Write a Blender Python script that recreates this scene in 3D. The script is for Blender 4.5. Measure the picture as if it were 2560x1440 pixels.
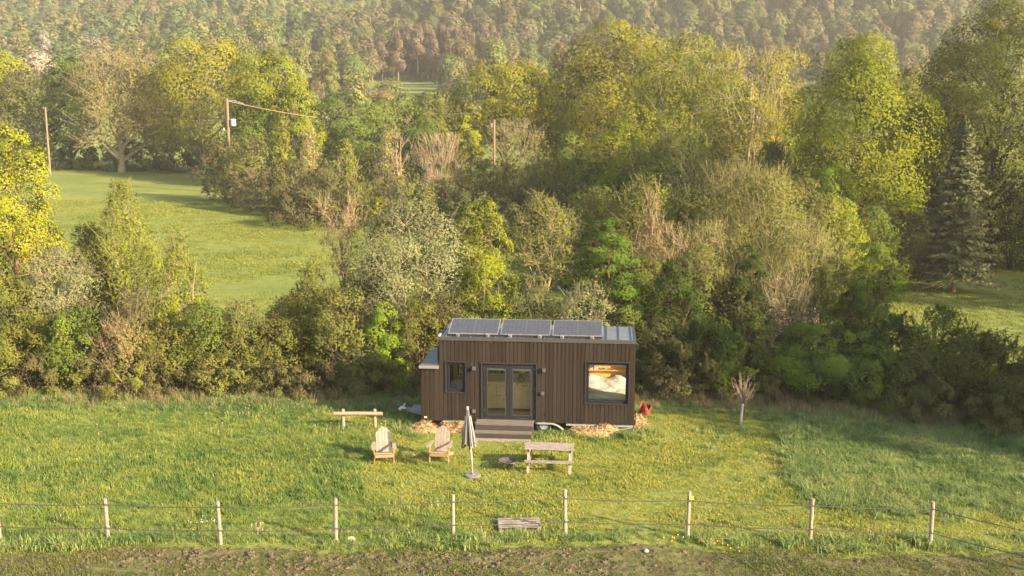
import bpy, math, random
import numpy as np
from mathutils import Vector, Matrix

R = math.radians
random.seed(7)
scn = bpy.context.scene
col = scn.collection
for o in list(bpy.data.objects):
    bpy.data.objects.remove(o)

# ------------------------------------------------------------------ camera
FPX, CAM_H, PITCH = 2495.0, 11.0, R(9.5)
cam_d = bpy.data.cameras.new('camera')
cam = bpy.data.objects.new('camera', cam_d)
col.objects.link(cam)
cam.location = (0, 0, CAM_H)
cam.rotation_euler = (R(90) - PITCH, 0, 0)
cam_d.sensor_width = 36
cam_d.lens = 36 * FPX / 2560
cam_d.clip_start = 0.5
cam_d.clip_end = 4000
scn.camera = cam

# ------------------------------------------------------------------ light
SUN_AZ, SUN_EL = 32.0, 23.0          # degrees towards the camera from straight right, height
S = Vector((math.cos(R(SUN_AZ)) * math.cos(R(SUN_EL)), -math.sin(R(SUN_AZ)) * math.cos(R(SUN_EL)), math.sin(R(SUN_EL))))
world = bpy.data.worlds.new('World')
scn.world = world
world.use_nodes = True
wn = world.node_tree.nodes
sky = wn.new('ShaderNodeTexSky')
sky.sky_type = 'NISHITA'
sky.sun_disc = False
sky.sun_elevation = R(SUN_EL)
sky.sun_rotation = R(90 + SUN_AZ)
sky.air_density = 1.0
sky.dust_density = 2.5
wn['Background'].inputs['Strength'].default_value = 0.115
world.node_tree.links.new(sky.outputs['Color'], wn['Background'].inputs['Color'])
sun_d = bpy.data.lights.new('sun', 'SUN')
sun_d.energy = 5.0
sun_d.angle = R(0.6)
sun_d.color = (1.0, 0.80, 0.50)
sun = bpy.data.objects.new('sun', sun_d)
col.objects.link(sun)
sun.rotation_euler = S.to_track_quat('Z', 'Y').to_euler()
sun.location = (60, -30, 60)

vs = scn.view_settings
vs.view_transform = 'Standard'
vs.look = 'None'
vs.gamma = 1.0
vs.use_curve_mapping = False
vs.exposure = 2.08
scn.render.engine = 'CYCLES'
scn.cycles.use_denoising = True
scn.cycles.max_bounces = 6
scn.cycles.diffuse_bounces = 4
scn.cycles.transparent_max_bounces = 12
scn.cycles.volume_bounces = 0
HAZE_DENSITY = 0.00028

# ------------------------------------------------------------------ projection helpers (pixel of the photograph -> place)
_f = np.array([0, math.cos(PITCH), -math.sin(PITCH)])
_u = np.array([0, math.sin(PITCH), math.cos(PITCH)])
_r = np.array([1.0, 0, 0])
def ray(u, v):
    return _f + (u - 1280) / FPX * _r - (v - 720) / FPX * _u
def at_y(u, v, Y):
    d = ray(u, v); t = Y / d[1]
    return d[0] * t, Y, CAM_H + d[2] * t
def ground(u, v, z=0.0):
    d = ray(u, v); t = (z - CAM_H) / d[2]
    return d[0] * t, d[1] * t, z
def proj(x, y, z):
    p = np.array([x, y, z - CAM_H]); d = p @ _f
    return 1280 + FPX * (p @ _r) / d, 720 - FPX * (p @ _u) / d

_TY = np.array([-200, 95, 190, 230, 330, 400, 450, 1000, 1500.0])
_TZ = np.array([0, 0, 3.0, 5.0, 18, 26, 33, 150, 250.0])
def sstep(a, b, x):
    t = np.clip((x - a) / (b - a), 0, 1)
    return t * t * (3 - 2 * t)
def height(x, y):
    x = np.asarray(x, float); y = np.asarray(y, float)
    z = (np.interp(y - 14, _TY, _TZ) + np.interp(y, _TY, _TZ) + np.interp(y + 14, _TY, _TZ)) / 3
    z = z + 34 * sstep(-72, -8, x) * np.exp(-((y - 575) / 75) ** 2)
    z = z + sstep(200, 420, y) * (3.5 * np.sin(x * .021 + y * .008) + 2.5 * np.sin(x * .043 - y * .017 + 1))
    z = z + sstep(48, 90, y) * .35 * np.sin(x * .06 + 1.3) * np.sin(y * .05)
    return z
def hz(x, y):
    return float(height(x, y))

# ------------------------------------------------------------------ materials
def nodes_of(m):
    m.use_nodes = True
    nt = m.node_tree
    return nt, nt.nodes, nt.links
def N(nt, t, **kw):
    n = nt.nodes.new(t)
    for k, v in kw.items():
        setattr(n, k, v)
    return n
def mathn(nt, op, a, b=None, clamp=False):
    n = N(nt, 'ShaderNodeMath', operation=op, use_clamp=clamp)
    for i, s in enumerate((a, b)):
        if s is None: continue
        if isinstance(s, (int, float)): n.inputs[i].default_value = s
        else: nt.links.new(s, n.inputs[i])
    return n.outputs[0]
def mixc(nt, fac, a, b, mode='MIX'):
    n = N(nt, 'ShaderNodeMix', data_type='RGBA', blend_type=mode)
    for s, i in ((fac, 0), (a, 6), (b, 7)):
        if isinstance(s, (int, float)): n.inputs[i].default_value = s
        elif isinstance(s, tuple): n.inputs[i].default_value = (*s, 1) if len(s) == 3 else s
        else: nt.links.new(s, n.inputs[i])
    return n.outputs[2]
def noise(nt, vec, scale, detail=3, rough=.55):
    n = N(nt, 'ShaderNodeTexNoise')
    n.inputs['Scale'].default_value = scale
    n.inputs['Detail'].default_value = detail
    n.inputs['Roughness'].default_value = rough
    if vec is not None: nt.links.new(vec, n.inputs['Vector'])
    return n.outputs['Fac']
def ramp(nt, fac, stops, interp='LINEAR'):
    n = N(nt, 'ShaderNodeValToRGB')
    cr = n.color_ramp
    cr.interpolation = interp
    while len(cr.elements) < len(stops): cr.elements.new(.5)
    for e, (p, c) in zip(cr.elements, stops):
        e.position = p; e.color = (*c, 1) if len(c) == 3 else c
    nt.links.new(fac, n.inputs[0])
    return n.outputs[0]

def plain(name, c, rough=.6, metal=0.0, var=.15, scale=8.0, bump=.15, c2=None, spec=.5, stretch=None, rvar=.22):
    m = bpy.data.materials.new(name)
    nt, ns, ls = nodes_of(m)
    b = ns['Principled BSDF']
    tc = N(nt, 'ShaderNodeTexCoord').outputs['Object']
    if stretch:
        mp = N(nt, 'ShaderNodeMapping'); mp.inputs['Scale'].default_value = stretch
        ls.new(tc, mp.inputs[0]); tc = mp.outputs[0]
    f = noise(nt, tc, scale, 5)
    rnd = N(nt, 'ShaderNodeObjectInfo').outputs['Random']
    lo = tuple(x * (1 - var) for x in c)
    hi = tuple(min(1, x * (1 + var)) for x in (c2 or c))
    cc = ramp(nt, f, [(.3, lo), (.7, hi)])
    br = mathn(nt, 'ADD', mathn(nt, 'MULTIPLY', rnd, rvar), 1 - rvar / 2)
    vm = N(nt, 'ShaderNodeVectorMath', operation='SCALE')
    ls.new(cc, vm.inputs[0]); ls.new(br, vm.inputs['Scale'])
    ls.new(vm.outputs[0], b.inputs['Base Color'])
    b.inputs['Roughness'].default_value = rough
    b.inputs['Metallic'].default_value = metal
    b.inputs['Specular IOR Level'].default_value = spec
    if bump:
        bp = N(nt, 'ShaderNodeBump'); bp.inputs['Strength'].default_value = bump; bp.inputs['Distance'].default_value = .02
        ls.new(f, bp.inputs['Height']); ls.new(bp.outputs[0], b.inputs['Normal'])
    return m

def leaf_material(name, palette=None, trans=.48, var=.28):
    """Leaf colour comes from the object's colour (or a palette picked per instance), varied leaf by leaf and in soft patches."""
    m = bpy.data.materials.new(name)
    nt, ns, ls = nodes_of(m)
    ns.remove(ns['Principled BSDF'])
    oi = N(nt, 'ShaderNodeObjectInfo')
    geo = N(nt, 'ShaderNodeNewGeometry')
    if palette is None:
        base = oi.outputs['Color']
    else:
        k = len(palette)
        base = ramp(nt, oi.outputs['Random'], [(i / k, c) for i, c in enumerate(palette)], 'CONSTANT')
    isl = geo.outputs['Random Per Island']
    f = noise(nt, geo.outputs['Position'], .45 if palette is None else .06, 2)
    hs = N(nt, 'ShaderNodeHueSaturation')
    ls.new(base, hs.inputs['Color'])
    ls.new(mathn(nt, 'ADD', mathn(nt, 'MULTIPLY', f, .07), .465), hs.inputs['Hue'])
    ls.new(mathn(nt, 'ADD', mathn(nt, 'MULTIPLY', isl, .25), .85), hs.inputs['Saturation'])
    ls.new(mathn(nt, 'ADD', mathn(nt, 'MULTIPLY', isl, var), 1.05 - var / 2), hs.inputs['Value'])
    d = N(nt, 'ShaderNodeBsdfDiffuse'); t = N(nt, 'ShaderNodeBsdfTranslucent')
    ls.new(hs.outputs[0], d.inputs[0]); ls.new(hs.outputs[0], t.inputs[0])
    at = N(nt, 'ShaderNodeAttribute'); at.attribute_name = 'clump'
    vt = N(nt, 'ShaderNodeVectorTransform', vector_type='NORMAL', convert_from='OBJECT', convert_to='WORLD')
    ls.new(at.outputs['Vector'], vt.inputs[0])
    v1 = N(nt, 'ShaderNodeVectorMath', operation='SCALE'); v1.inputs['Scale'].default_value = 1.6
    ls.new(vt.outputs[0], v1.inputs[0])
    v2 = N(nt, 'ShaderNodeVectorMath', operation='ADD'); ls.new(v1.outputs[0], v2.inputs[0]); ls.new(geo.outputs['Normal'], v2.inputs[1])
    v3 = N(nt, 'ShaderNodeVectorMath', operation='NORMALIZE'); ls.new(v2.outputs[0], v3.inputs[0])
    ls.new(v3.outputs[0], d.inputs['Normal']); ls.new(v3.outputs[0], t.inputs['Normal'])
    mx = N(nt, 'ShaderNodeMixShader'); mx.inputs[0].default_value = trans
    ls.new(d.outputs[0], mx.inputs[1]); ls.new(t.outputs[0], mx.inputs[2])
    ls.new(mx.outputs[0], ns['Material Output'].inputs['Surface'])
    return m

def bark_material(name):
    m = bpy.data.materials.new(name)
    nt, ns, ls = nodes_of(m)
    b = ns['Principled BSDF']
    oi = N(nt, 'ShaderNodeObjectInfo')
    geo = N(nt, 'ShaderNodeNewGeometry')
    f = noise(nt, geo.outputs['Position'], 3.0, 4)
    hs = N(nt, 'ShaderNodeHueSaturation')
    ls.new(oi.outputs['Color'], hs.inputs['Color'])
    ls.new(mathn(nt, 'ADD', mathn(nt, 'MULTIPLY', f, 1.1), .45), hs.inputs['Value'])
    ls.new(hs.outputs[0], b.inputs['Base Color'])
    b.inputs['Roughness'].default_value = .9
    b.inputs['Specular IOR Level'].default_value = .15
    return m

LEAF = leaf_material('leaf')
BARK = bark_material('bark')

# ------------------------------------------------------------------ object helpers
def tag(o, label=None, cat=None, group=None, kind=None):
    if label: o['label'] = label
    if cat: o['category'] = cat
    if group: o['group'] = group
    if kind: o['kind'] = kind
    return o
def empty(name, loc, rz=0.0):
    o = bpy.data.objects.new(name, None)
    o.empty_display_size = .2
    col.objects.link(o)
    o.location = loc
    o.rotation_euler = (0, 0, rz)
    return o
def thing(name, label, cat, loc=(0, 0, 0), rz=0.0, group=None):
    return tag(empty(name, loc, rz), label, cat, group)

class MB:
    """Collects boxes, bars, tubes and lathes in plain lists; build() links them as one mesh object."""
    def __init__(s):
        s.v = []; s.f = []
    def add(s, vs, fs):
        k = len(s.v)
        s.v += [tuple(map(float, p)) for p in vs]
        s.f += [tuple(i + k for i in f) for f in fs]
        return s
    def box(s, x0, x1, y0, y1, z0, z1, M=None):
        vs = [(x, y, z) for z in (z0, z1) for y in (y0, y1) for x in (x0, x1)]
        if M is not None: vs = [M @ Vector(p) for p in vs]
        return s.add(vs, [(0, 2, 3, 1), (4, 5, 7, 6), (0, 1, 5, 4), (2, 6, 7, 3), (0, 4, 6, 2), (1, 3, 7, 5)])
    def beam(s, p0, p1, w, h, up=(0, 0, 1)):
        p0 = Vector(p0); p1 = Vector(p1); d = (p1 - p0)
        z = d.normalized(); x = z.cross(Vector(up))
        if x.length < 1e-4: x = z.cross(Vector((1, 0, 0)))
        x.normalize(); y = x.cross(z)
        vs = [p + x * a * w / 2 + y * b * h / 2 for p in (p0, p1) for a, b in ((-1, -1), (1, -1), (1, 1), (-1, 1))]
        return s.add(vs, [(0, 1, 2, 3), (7, 6, 5, 4), (0, 4, 5, 1), (1, 5, 6, 2), (2, 6, 7, 3), (3, 7, 4, 0)])
    def tube(s, pts, rs, k=8, cap=True):
        pts = [Vector(p) for p in pts]
        if isinstance(rs, (int, float)): rs = [rs] * len(pts)
        vs = []; fs = []
        for i, p in enumerate(pts):
            d = (pts[min(i + 1, len(pts) - 1)] - pts[max(i - 1, 0)]).normalized()
            x = d.cross(Vector((0, 0, 1)))
            if x.length < 1e-3: x = Vector((1, 0, 0))
            x.normalize(); y = d.cross(x)
            for j in range(k):
                a = 2 * math.pi * j / k
                vs.append(p + (x * math.cos(a) + y * math.sin(a)) * rs[i])
        for i in range(len(pts) - 1):
            for j in range(k):
                j2 = (j + 1) % k
                fs.append((i * k + j, i * k + j2, (i + 1) * k + j2, (i + 1) * k + j))
        if cap:
            fs.append(tuple(range(k))[::-1]); fs.append(tuple((len(pts) - 1) * k + j for j in range(k)))
        return s.add(vs, fs)
    def build(s, name, mat, parent=None, smooth=False):
        me = bpy.data.meshes.new(name)
        me.from_pydata(s.v, [], s.f)
        if smooth:
            me.polygons.foreach_set('use_smooth', [True] * len(me.polygons))
        me.update()
        o = bpy.data.objects.new(name, me)
        if mat: me.materials.append(mat)
        col.objects.link(o)
        if parent: o.parent = parent
        return o

def np_mesh(name, V, F, mats=(), mat_idx=None, smooth=False, clump=None):
    """V (n,3), F (m,k) with one face size."""
    me = bpy.data.meshes.new(name)
    n, (m, k) = len(V), F.shape
    me.vertices.add(n); me.vertices.foreach_set('co', np.ascontiguousarray(V, np.float32).ravel())
    me.loops.add(m * k); me.loops.foreach_set('vertex_index', np.ascontiguousarray(F, np.int32).ravel())
    me.polygons.add(m)
    me.polygons.foreach_set('loop_start', np.arange(0, m * k, k, dtype=np.int32))
    me.polygons.foreach_set('loop_total', np.full(m, k, np.int32))
    for x in mats: me.materials.append(x)
    if mat_idx is not None: me.polygons.foreach_set('material_index', np.ascontiguousarray(mat_idx, np.int32))
    if smooth: me.polygons.foreach_set('use_smooth', np.ones(m, bool))
    if clump is not None:
        at = me.attributes.new('clump', 'FLOAT_VECTOR', 'POINT'); at.data.foreach_set('vector', np.ascontiguousarray(clump, np.float32).ravel())
    me.update(calc_edges=True)
    return me
def link_mesh(name, me, parent=None, loc=None):
    o = bpy.data.objects.new(name, me)
    col.objects.link(o)
    if parent: o.parent = parent
    if loc is not None: o.location = loc
    return o

# ------------------------------------------------------------------ ground
def ground_material():
    m = bpy.data.materials.new('meadow_ground')
    nt, ns, ls = nodes_of(m)
    b = ns['Principled BSDF']
    pos = N(nt, 'ShaderNodeNewGeometry').outputs['Position']
    f1 = noise(nt, pos, .11, 4); f2 = noise(nt, pos, 1.3, 5, .65); f3 = noise(nt, pos, .035, 2)
    f = mathn(nt, 'ADD', mathn(nt, 'MULTIPLY', f1, .5), mathn(nt, 'MULTIPLY', f2, .5))
    c = ramp(nt, f, [(.32, (.070, .105, .024)), (.48, (.115, .14, .032)), (.60, (.165, .175, .044)), (.72, (.18, .15, .07))])
    c = mixc(nt, mathn(nt, 'MULTIPLY', f3, .5), c, (.145, .16, .04))
    ls.new(c, b.inputs['Base Color'])
    b.inputs['Roughness'].default_value = .95; b.inputs['Specular IOR Level'].default_value = .1
    bp = N(nt, 'ShaderNodeBump'); bp.inputs['Strength'].default_value = .6; bp.inputs['Distance'].default_value = .15
    ls.new(noise(nt, pos, 2.2, 6, .7), bp.inputs['Height']); ls.new(bp.outputs[0], b.inputs['Normal'])
    return m
def make_ground():
    ys = np.concatenate([np.linspace(-90, 15, 8)[:-1], np.linspace(15, 130, 116)[:-1], np.linspace(130, 460, 100)[:-1], np.linspace(460, 1240, 90)])
    xs = np.concatenate([np.linspace(-920, -200, 40)[:-1], np.linspace(-200, -40, 46)[:-1], np.linspace(-40, 40, 60)[:-1], np.linspace(40, 200, 46)[:-1], np.linspace(200, 920, 40)])
    X, Y = np.meshgrid(xs, ys)
    Z = height(X, Y)
    V = np.stack([X, Y, Z], -1).reshape(-1, 3)
    nx, ny = len(xs), len(ys)
    i = np.arange(ny - 1)[:, None] * nx + np.arange(nx - 1)[None]
    F = np.stack([i, i + 1, i + nx + 1, i + nx], -1).reshape(-1, 4)
    o = link_mesh('ground', np_mesh('ground', V, F, [ground_material()], smooth=True))
    return tag(o, 'green meadow running from the lawn to the wooded hills', None, None, 'structure')
make_ground()

rng = np.random.default_rng(11)
_PH = [(rng.uniform(0, 6.28, 2), rng.normal(size=2)) for _ in range(48)]
def fbm(x, y, s=1.0, octs=5):
    out = np.zeros_like(np.asarray(x, float)); a = 1.0; k = 0
    for o_ in range(octs):
        for j in range(6):
            ph, d = _PH[(k) % 48]; k += 1
            out += a / 2.5 * np.sin((x * d[0] + y * d[1]) * s + ph[0]) * np.cos((x * d[1] - y * d[0]) * s * .7 + ph[1])
        a *= .55; s *= 2.1
    return out

def paddock_edge(x):
    """How far the grazed, trodden ground of the paddock reaches (just beyond the fence)."""
    return 24.75 - .0022 * (x + 0.5) ** 2 + .25 * np.sin(x * .55) + .12 * np.sin(x * 1.9 + 1)
def paddock_z(X, Y):
    inside = sstep(0, .5, paddock_edge(X) - Y)
    rough = .30 + .9 * np.exp(-((X + 3) / 4.5) ** 2) * np.exp(-((Y - 24.0) / .8) ** 2) + .35 * np.exp(-((X + 11) / 4) ** 2) * np.exp(-((Y - 24.0) / .9) ** 2)
    return -.06 + inside * (.095 + .010 * fbm(X, Y, 1.1, 3) + .034 * rough * fbm(X * .8, Y * 1.1, 8.5, 3))
def make_paddock():
    m = bpy.data.materials.new('trodden_turf')
    nt, ns, ls = nodes_of(m)
    b = ns['Principled BSDF']
    pos = N(nt, 'ShaderNodeNewGeometry').outputs['Position']
    f = mathn(nt, 'ADD', mathn(nt, 'MULTIPLY', noise(nt, pos, 1.1, 4), .5), mathn(nt, 'MULTIPLY', noise(nt, pos, 7.0, 6, .7), .5))
    c = ramp(nt, f, [(.34, (.035, .026, .016)), (.45, (.085, .066, .036)), (.54, (.10, .10, .042)), (.68, (.09, .115, .035))])
    ls.new(c, b.inputs['Base Color'])
    b.inputs['Roughness'].default_value = .95; b.inputs['Specular IOR Level'].default_value = .1
    bp = N(nt, 'ShaderNodeBump'); bp.inputs['Strength'].default_value = .7; bp.inputs['Distance'].default_value = .06
    ls.new(noise(nt, pos, 9, 6, .7), bp.inputs['Height']); ls.new(bp.outputs[0], b.inputs['Normal'])
    xs = np.arange(-24, 24.01, .1); ys = np.concatenate([np.arange(2.0, 21.0, .35), np.arange(21.0, 25.6, .07)])
    X, Y = np.meshgrid(xs, ys)
    Z = paddock_z(X, Y)
    V = np.stack([X, Y, Z], -1).reshape(-1, 3)
    nx, ny = len(xs), len(ys)
    i = np.arange(ny - 1)[:, None] * nx + np.arange(nx - 1)[None]
    F = np.stack([i, i + 1, i + nx + 1, i + nx], -1).reshape(-1, 4)
    o = link_mesh('paddock', np_mesh('paddock', V, F, [m], smooth=True))
    tag(o, 'trodden brownish paddock in front of the wire fence', None, None, 'structure')
make_paddock()

# ------------------------------------------------------------------ materials for the built things
M_PLANK = plain('dark_stained_planks', (.0185, .0140, .0116), .85, var=.4, scale=2.0, bump=.3, spec=.0, c2=(.0310, .0238, .0200), rvar=.36, stretch=(9, 9, .9))
def add_specks(m):
    nt = m.node_tree; b = nt.nodes['Principled BSDF']
    src = b.inputs['Base Color'].links[0].from_socket
    geo = N(nt, 'ShaderNodeNewGeometry')
    v = N(nt, 'ShaderNodeTexVoronoi'); v.inputs['Scale'].default_value = 5.5; v.inputs['Randomness'].default_value = 1
    nt.links.new(geo.outputs['Position'], v.inputs['Vector'])
    n2 = noise(nt, geo.outputs['Position'], 2.2, 2)
    thr = mathn(nt, 'MULTIPLY', mathn(nt, 'SUBTRACT', n2, .33), .30)
    fac = mathn(nt, 'LESS_THAN', v.outputs['Distance'], thr)
    c = mixc(nt, mathn(nt, 'MULTIPLY', fac, .8), src, (.13, .09, .065))
    nt.links.new(c, b.inputs['Base Color'])
add_specks(M_PLANK)
M_BACK = plain('dark_backing', (.018, .013, .01), .9, var=.1)
M_FRAME = plain('anthracite_frame', (.0165, .016, .019), .5, var=.08, scale=14, bump=.05, spec=.08)
M_SURR = plain('dark_trim', (.026, .023, .024), .6, var=.12, bump=.08, spec=.05)
M_ZINC = plain('grey_zinc', (.13, .14, .155), .42, metal=.4, var=.12, scale=3, bump=.05)
M_STEEL = plain('galvanised_steel', (.22, .225, .225), .5, metal=.4, var=.15, scale=5)
M_WHITE = plain('white_plastic', (.42, .41, .40), .5, var=.05)
M_BLACK = plain('black_metal', (.014, .014, .015), .5, var=.1)
M_PLY = plain('birch_plywood', (.62, .44, .22), .55, var=.12, scale=3, bump=.05, stretch=(1, 1, 6))
M_PINE = plain('orange_pine', (.62, .33, .095), .55, var=.15, scale=3, bump=.05, stretch=(1, 8, 8))
M_LINEN = plain('white_linen', (.33, .325, .32), .9, var=.04)
M_SAGE = plain('sage_blanket', (.36, .37, .27), .95, var=.12)
M_DECK = plain('weathered_deck', (.078, .063, .054), .85, var=.3, scale=3, c2=(.11, .092, .080), stretch=(1, 9, 9))
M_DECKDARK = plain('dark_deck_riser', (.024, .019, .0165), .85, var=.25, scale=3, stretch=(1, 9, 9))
M_GREYWOOD = plain('silvered_timber', (.125, .104, .088), .85, var=.3, scale=4, c2=(.20, .165, .142), stretch=(1.5, 9, 9), bump=.25)
M_CHAIRWOOD = plain('pale_chair_slats', (.185, .150, .122), .8, var=.18, scale=4, c2=(.225, .183, .150), stretch=(9, 9, 1.2), bump=.15)
M_ORANGEWOOD = plain('orange_wood', (.26, .145, .062), .65, var=.15, scale=5)  # orange tone for the lower parts of the chairs
M_LOG = plain('peeled_pole', (.20, .155, .11), .85, var=.22, scale=6, stretch=(6, 6, 1.5), bump=.25)
M_LOGX = plain('peeled_rail', (.22, .17, .115), .85, var=.22, scale=6, stretch=(1.5, 6, 6), bump=.25)
M_TYRE = plain('tyre_rubber', (.012, .012, .012), .8, var=.1)
M_STRAW = plain('straw', (.235, .142, .058), .9, var=.4, scale=25, c2=(.30, .195, .095), bump=.5)
M_RED = plain('torn_red_plastic', (.18, .028, .016), .5, var=.3, scale=6)
M_CANOPY = plain('grey_parasol_cloth', (.075, .067, .063), .9, var=.12)
M_WIRE = plain('dark_wire', (.035, .03, .025), .7, var=.1)
M_POLE = plain('brown_utility_pole', (.17, .11, .075), .85, var=.25, scale=2, stretch=(5, 5, .6))
M_YELLOW = plain('yellow_plastic', (.75, .52, .03), .5, var=.08)
M_NAVY = plain('navy_insulator', (.02, .025, .06), .5, var=.1)
M_RUST = plain('rusty_steel', (.050, .040, .037), .75, var=.35, scale=7)
M_STONE = plain('pale_stone', (.36, .33, .30), .8, var=.15, scale=12, bump=.4)
M_GREEN = plain('house_plant_leaf', (.05, .09, .03), .6, var=.2)
M_SOIL = plain('dark_soil', (.05, .04, .03), .95, var=.2)

def glass_material():
    m = bpy.data.materials.new('window_glass')
    nt, ns, ls = nodes_of(m)
    ns.remove(ns['Principled BSDF'])
    t = N(nt, 'ShaderNodeBsdfTransparent'); t.inputs[0].default_value = (.99, .99, .98, 1)
    g = N(nt, 'ShaderNodeBsdfGlossy'); g.inputs['Roughness'].default_value = .015
    fr = N(nt, 'ShaderNodeFresnel'); fr.inputs[0].default_value = 1.5
    mx = N(nt, 'ShaderNodeMixShader')
    ls.new(fr.outputs[0], mx.inputs[0])
    ls.new(t.outputs[0], mx.inputs[1]); ls.new(g.outputs[0], mx.inputs[2])
    ls.new(mx.outputs[0], ns['Material Output'].inputs['Surface'])
    return m
M_GLASS = glass_material()
def solar_material():
    m = bpy.data.materials.new('solar_cells')
    nt, ns, ls = nodes_of(m)
    b = ns['Principled BSDF']
    tc = N(nt, 'ShaderNodeTexCoord').outputs['Object']
    br = N(nt, 'ShaderNodeTexBrick'); br.offset = 0
    br.inputs['Scale'].default_value = 1.0
    br.inputs['Brick Width'].default_value = .152; br.inputs['Row Height'].default_value = .152
    br.inputs['Mortar Size'].default_value = .003
    br.inputs['Color1'].default_value = (.034, .034, .036, 1); br.inputs['Color2'].default_value = (.040, .040, .042, 1)
    br.inputs['Mortar'].default_value = (.07, .07, .072, 1)
    ls.new(tc, br.inputs['Vector'])
    ls.new(br.outputs['Color'], b.inputs['Base Color'])
    b.inputs['Roughness'].default_value = .16
    b.inputs['Specular IOR Level'].default_value = .5
    b.inputs['Coat Weight'].default_value = .15
    b.inputs['Coat Roughness'].default_value = .08
    ls.new(mathn(nt, 'ADD', mathn(nt, 'MULTIPLY', noise(nt, tc, 2.5, 4), .16), .10), b.inputs['Roughness'])
    return m
M_SOLAR = solar_material()

# ------------------------------------------------------------------ the tiny house
HX, HY, HYAW = -2.60, 34.75, R(-5.385)
HM = Matrix.Translation((HX, HY, 0)) @ Matrix.Rotation(HYAW, 4, 'Z')
W, D, ZB, ZT, ZR = 6.94, 2.49, .36, 3.30, 3.43
OPEN = [(.245, .935, 1.40, 2.505), (1.535, 3.475, .455, 2.495), (5.235, 6.735, 1.115, 2.615)]   # small window, door, big window
house = thing('tiny_house', 'dark brown timber clad tiny house on a trailer with solar panels on its roof', 'tiny house', (HX, HY, 0), HYAW)

def wall_with_openings(mb, x0, x1, z0, z1, y0, y1, openings):
    xs = sorted({x0, x1, *[o[0] for o in openings], *[o[1] for o in openings]})
    for a, b in zip(xs, xs[1:]):
        cuts = sorted((o[2], o[3]) for o in openings if o[0] <= a + 1e-6 and o[1] >= b - 1e-6)
        z = z0
        for c0, c1 in cuts:
            if c0 > z: mb.box(a, b, y0, y1, z, c0)
            z = c1
        if z < z1: mb.box(a, b, y0, y1, z, z1)
mb = MB(); wall_with_openings(mb, 0, W, ZB + .01, ZT, .026, .14, OPEN)
front_wall = mb.build('front_wall', M_BACK, house)
plank_me = MB().box(0, 1, 0, 1, 0, 1).build('plank', M_PLANK)
col.objects.unlink(plank_me)
def plank(parent, x0, x1, z0, z1, y0, y1):
    o = bpy.data.objects.new('plank', plank_me.data)
    col.objects.link(o); o.parent = parent
    o.location = (x0, y0, z0); o.scale = (x1 - x0, y1 - y0, z1 - z0)
    return o
pr = random.Random(3)
x = 0.0
k = 0
while x < W - .02:
    w = (.150, .138, .146, .128)[k % 4]
    if x + w > W - .05: w = W - x
    x1 = x + w - .017
    cuts = sorted((o_[2], o_[3]) for o_ in OPEN if o_[0] < x1 and o_[1] > x)
    yo = pr.uniform(0, .018)
    part = [(x, x1)]
    z = ZB + pr.uniform(-.006, .006)
    for c0, c1 in cuts:
        if c0 > z + .03: plank(front_wall, x, x1, z, c0 - .03, yo, .026)
        z = c1 + .03
    # slivers beside an opening that the board only half covers are hidden by the surround
    plank(front_wall, x, x1, z, ZT, yo, .026)
    x += w; k += 1
# side and rear walls with their own boards
mb = MB()
mb.box(0, .14, .145, D - .14, ZB + .01, ZT)
left_wall = mb.build('left_wall', M_BACK, house)
mb = MB()
mb.box(W - .14, W, .145, D - .14, ZB + .01, 1.25); mb.box(W - .14, W, .145, D - .14, 2.62, ZT)
mb.box(W - .14, W, .145, .45, 1.25, 2.62); mb.box(W - .14, W, 2.0, D - .14, 1.25, 2.62)
right_wall = mb.build('right_wall', M_BACK, house)
REAR = [(.30, 3.70, 1.42, 2.62)]
mb = MB(); wall_with_openings(mb, 0, W, ZB + .01, ZT, D - .135, D - .03, REAR)
rear_wall = mb.build('rear_wall', M_PLY, house)
for i in range(17):
    y0 = .03 + i * .143
    if y0 + .13 < D:
        plank(left_wall, -.024, -.002, ZB, ZT, y0, y0 + .131)
        for z0_, z1_ in ([(ZB, 1.22), (2.65, ZT)] if .33 < y0 < 1.98 else [(ZB, ZT)]):
            plank(right_wall, W + .002, W + .024, z0_, z1_, y0, y0 + .131)
mb = MB()
for i in range(48):
    x0 = i * .1446
    for z0, z1 in ([(ZB, 1.40), (2.64, ZT)] if .2 < x0 < 3.7 else [(ZB, ZT)]):
        mb.box(x0, x0 + .132, D - .027, D - .004, z0, z1)
tag(mb.build('rear_cladding', M_PLANK, house), None, None, None, 'stuff')
MB().box(.31, 3.69, D - .08, D - .07, 1.43, 2.61).build('rear_pane', M_GLASS, house)
mb = MB()
for a, b in ((.30, .36), (1.96, 2.04), (3.64, 3.70)): mb.box(a, b, D - .11, D - .05, 1.42, 2.62)
mb.box(.36, 1.96, D - .108, D - .052, 1.42, 1.48); mb.box(2.04, 3.64, D - .108, D - .052, 1.42, 1.48)
mb.build('rear_window_frame', M_FRAME, house)
MB().box(.0, W, .03, D - .14, ZB + .02, ZB + .09).build('floor_deck', M_PLY, house)
mb = MB().box(.145, W - .145, .145, D - .14, ZT - .10, ZT - .03)
mb.build('ceiling', M_PLY, house)
# partitions inside
MB().box(1.16, 1.22, .16, D - .15, ZB + .1, ZT - .11).build('partition', M_PLY, house)
mb = MB()
mb.box(W - .09, W - .03, .45, .50, 1.25, 2.62); mb.box(W - .09, W - .03, 1.95, 2.0, 1.25, 2.62)
mb.box(W - .088, W - .032, .501, 1.949, 1.25, 1.30); mb.box(W - .088, W - .032, .501, 1.949, 2.57, 2.62)
end_window = mb.build('window', M_FRAME, house)
MB().box(W - .065, W - .058, .50, 1.95, 1.30, 2.57).build('pane', M_GLASS, end_window)
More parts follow.
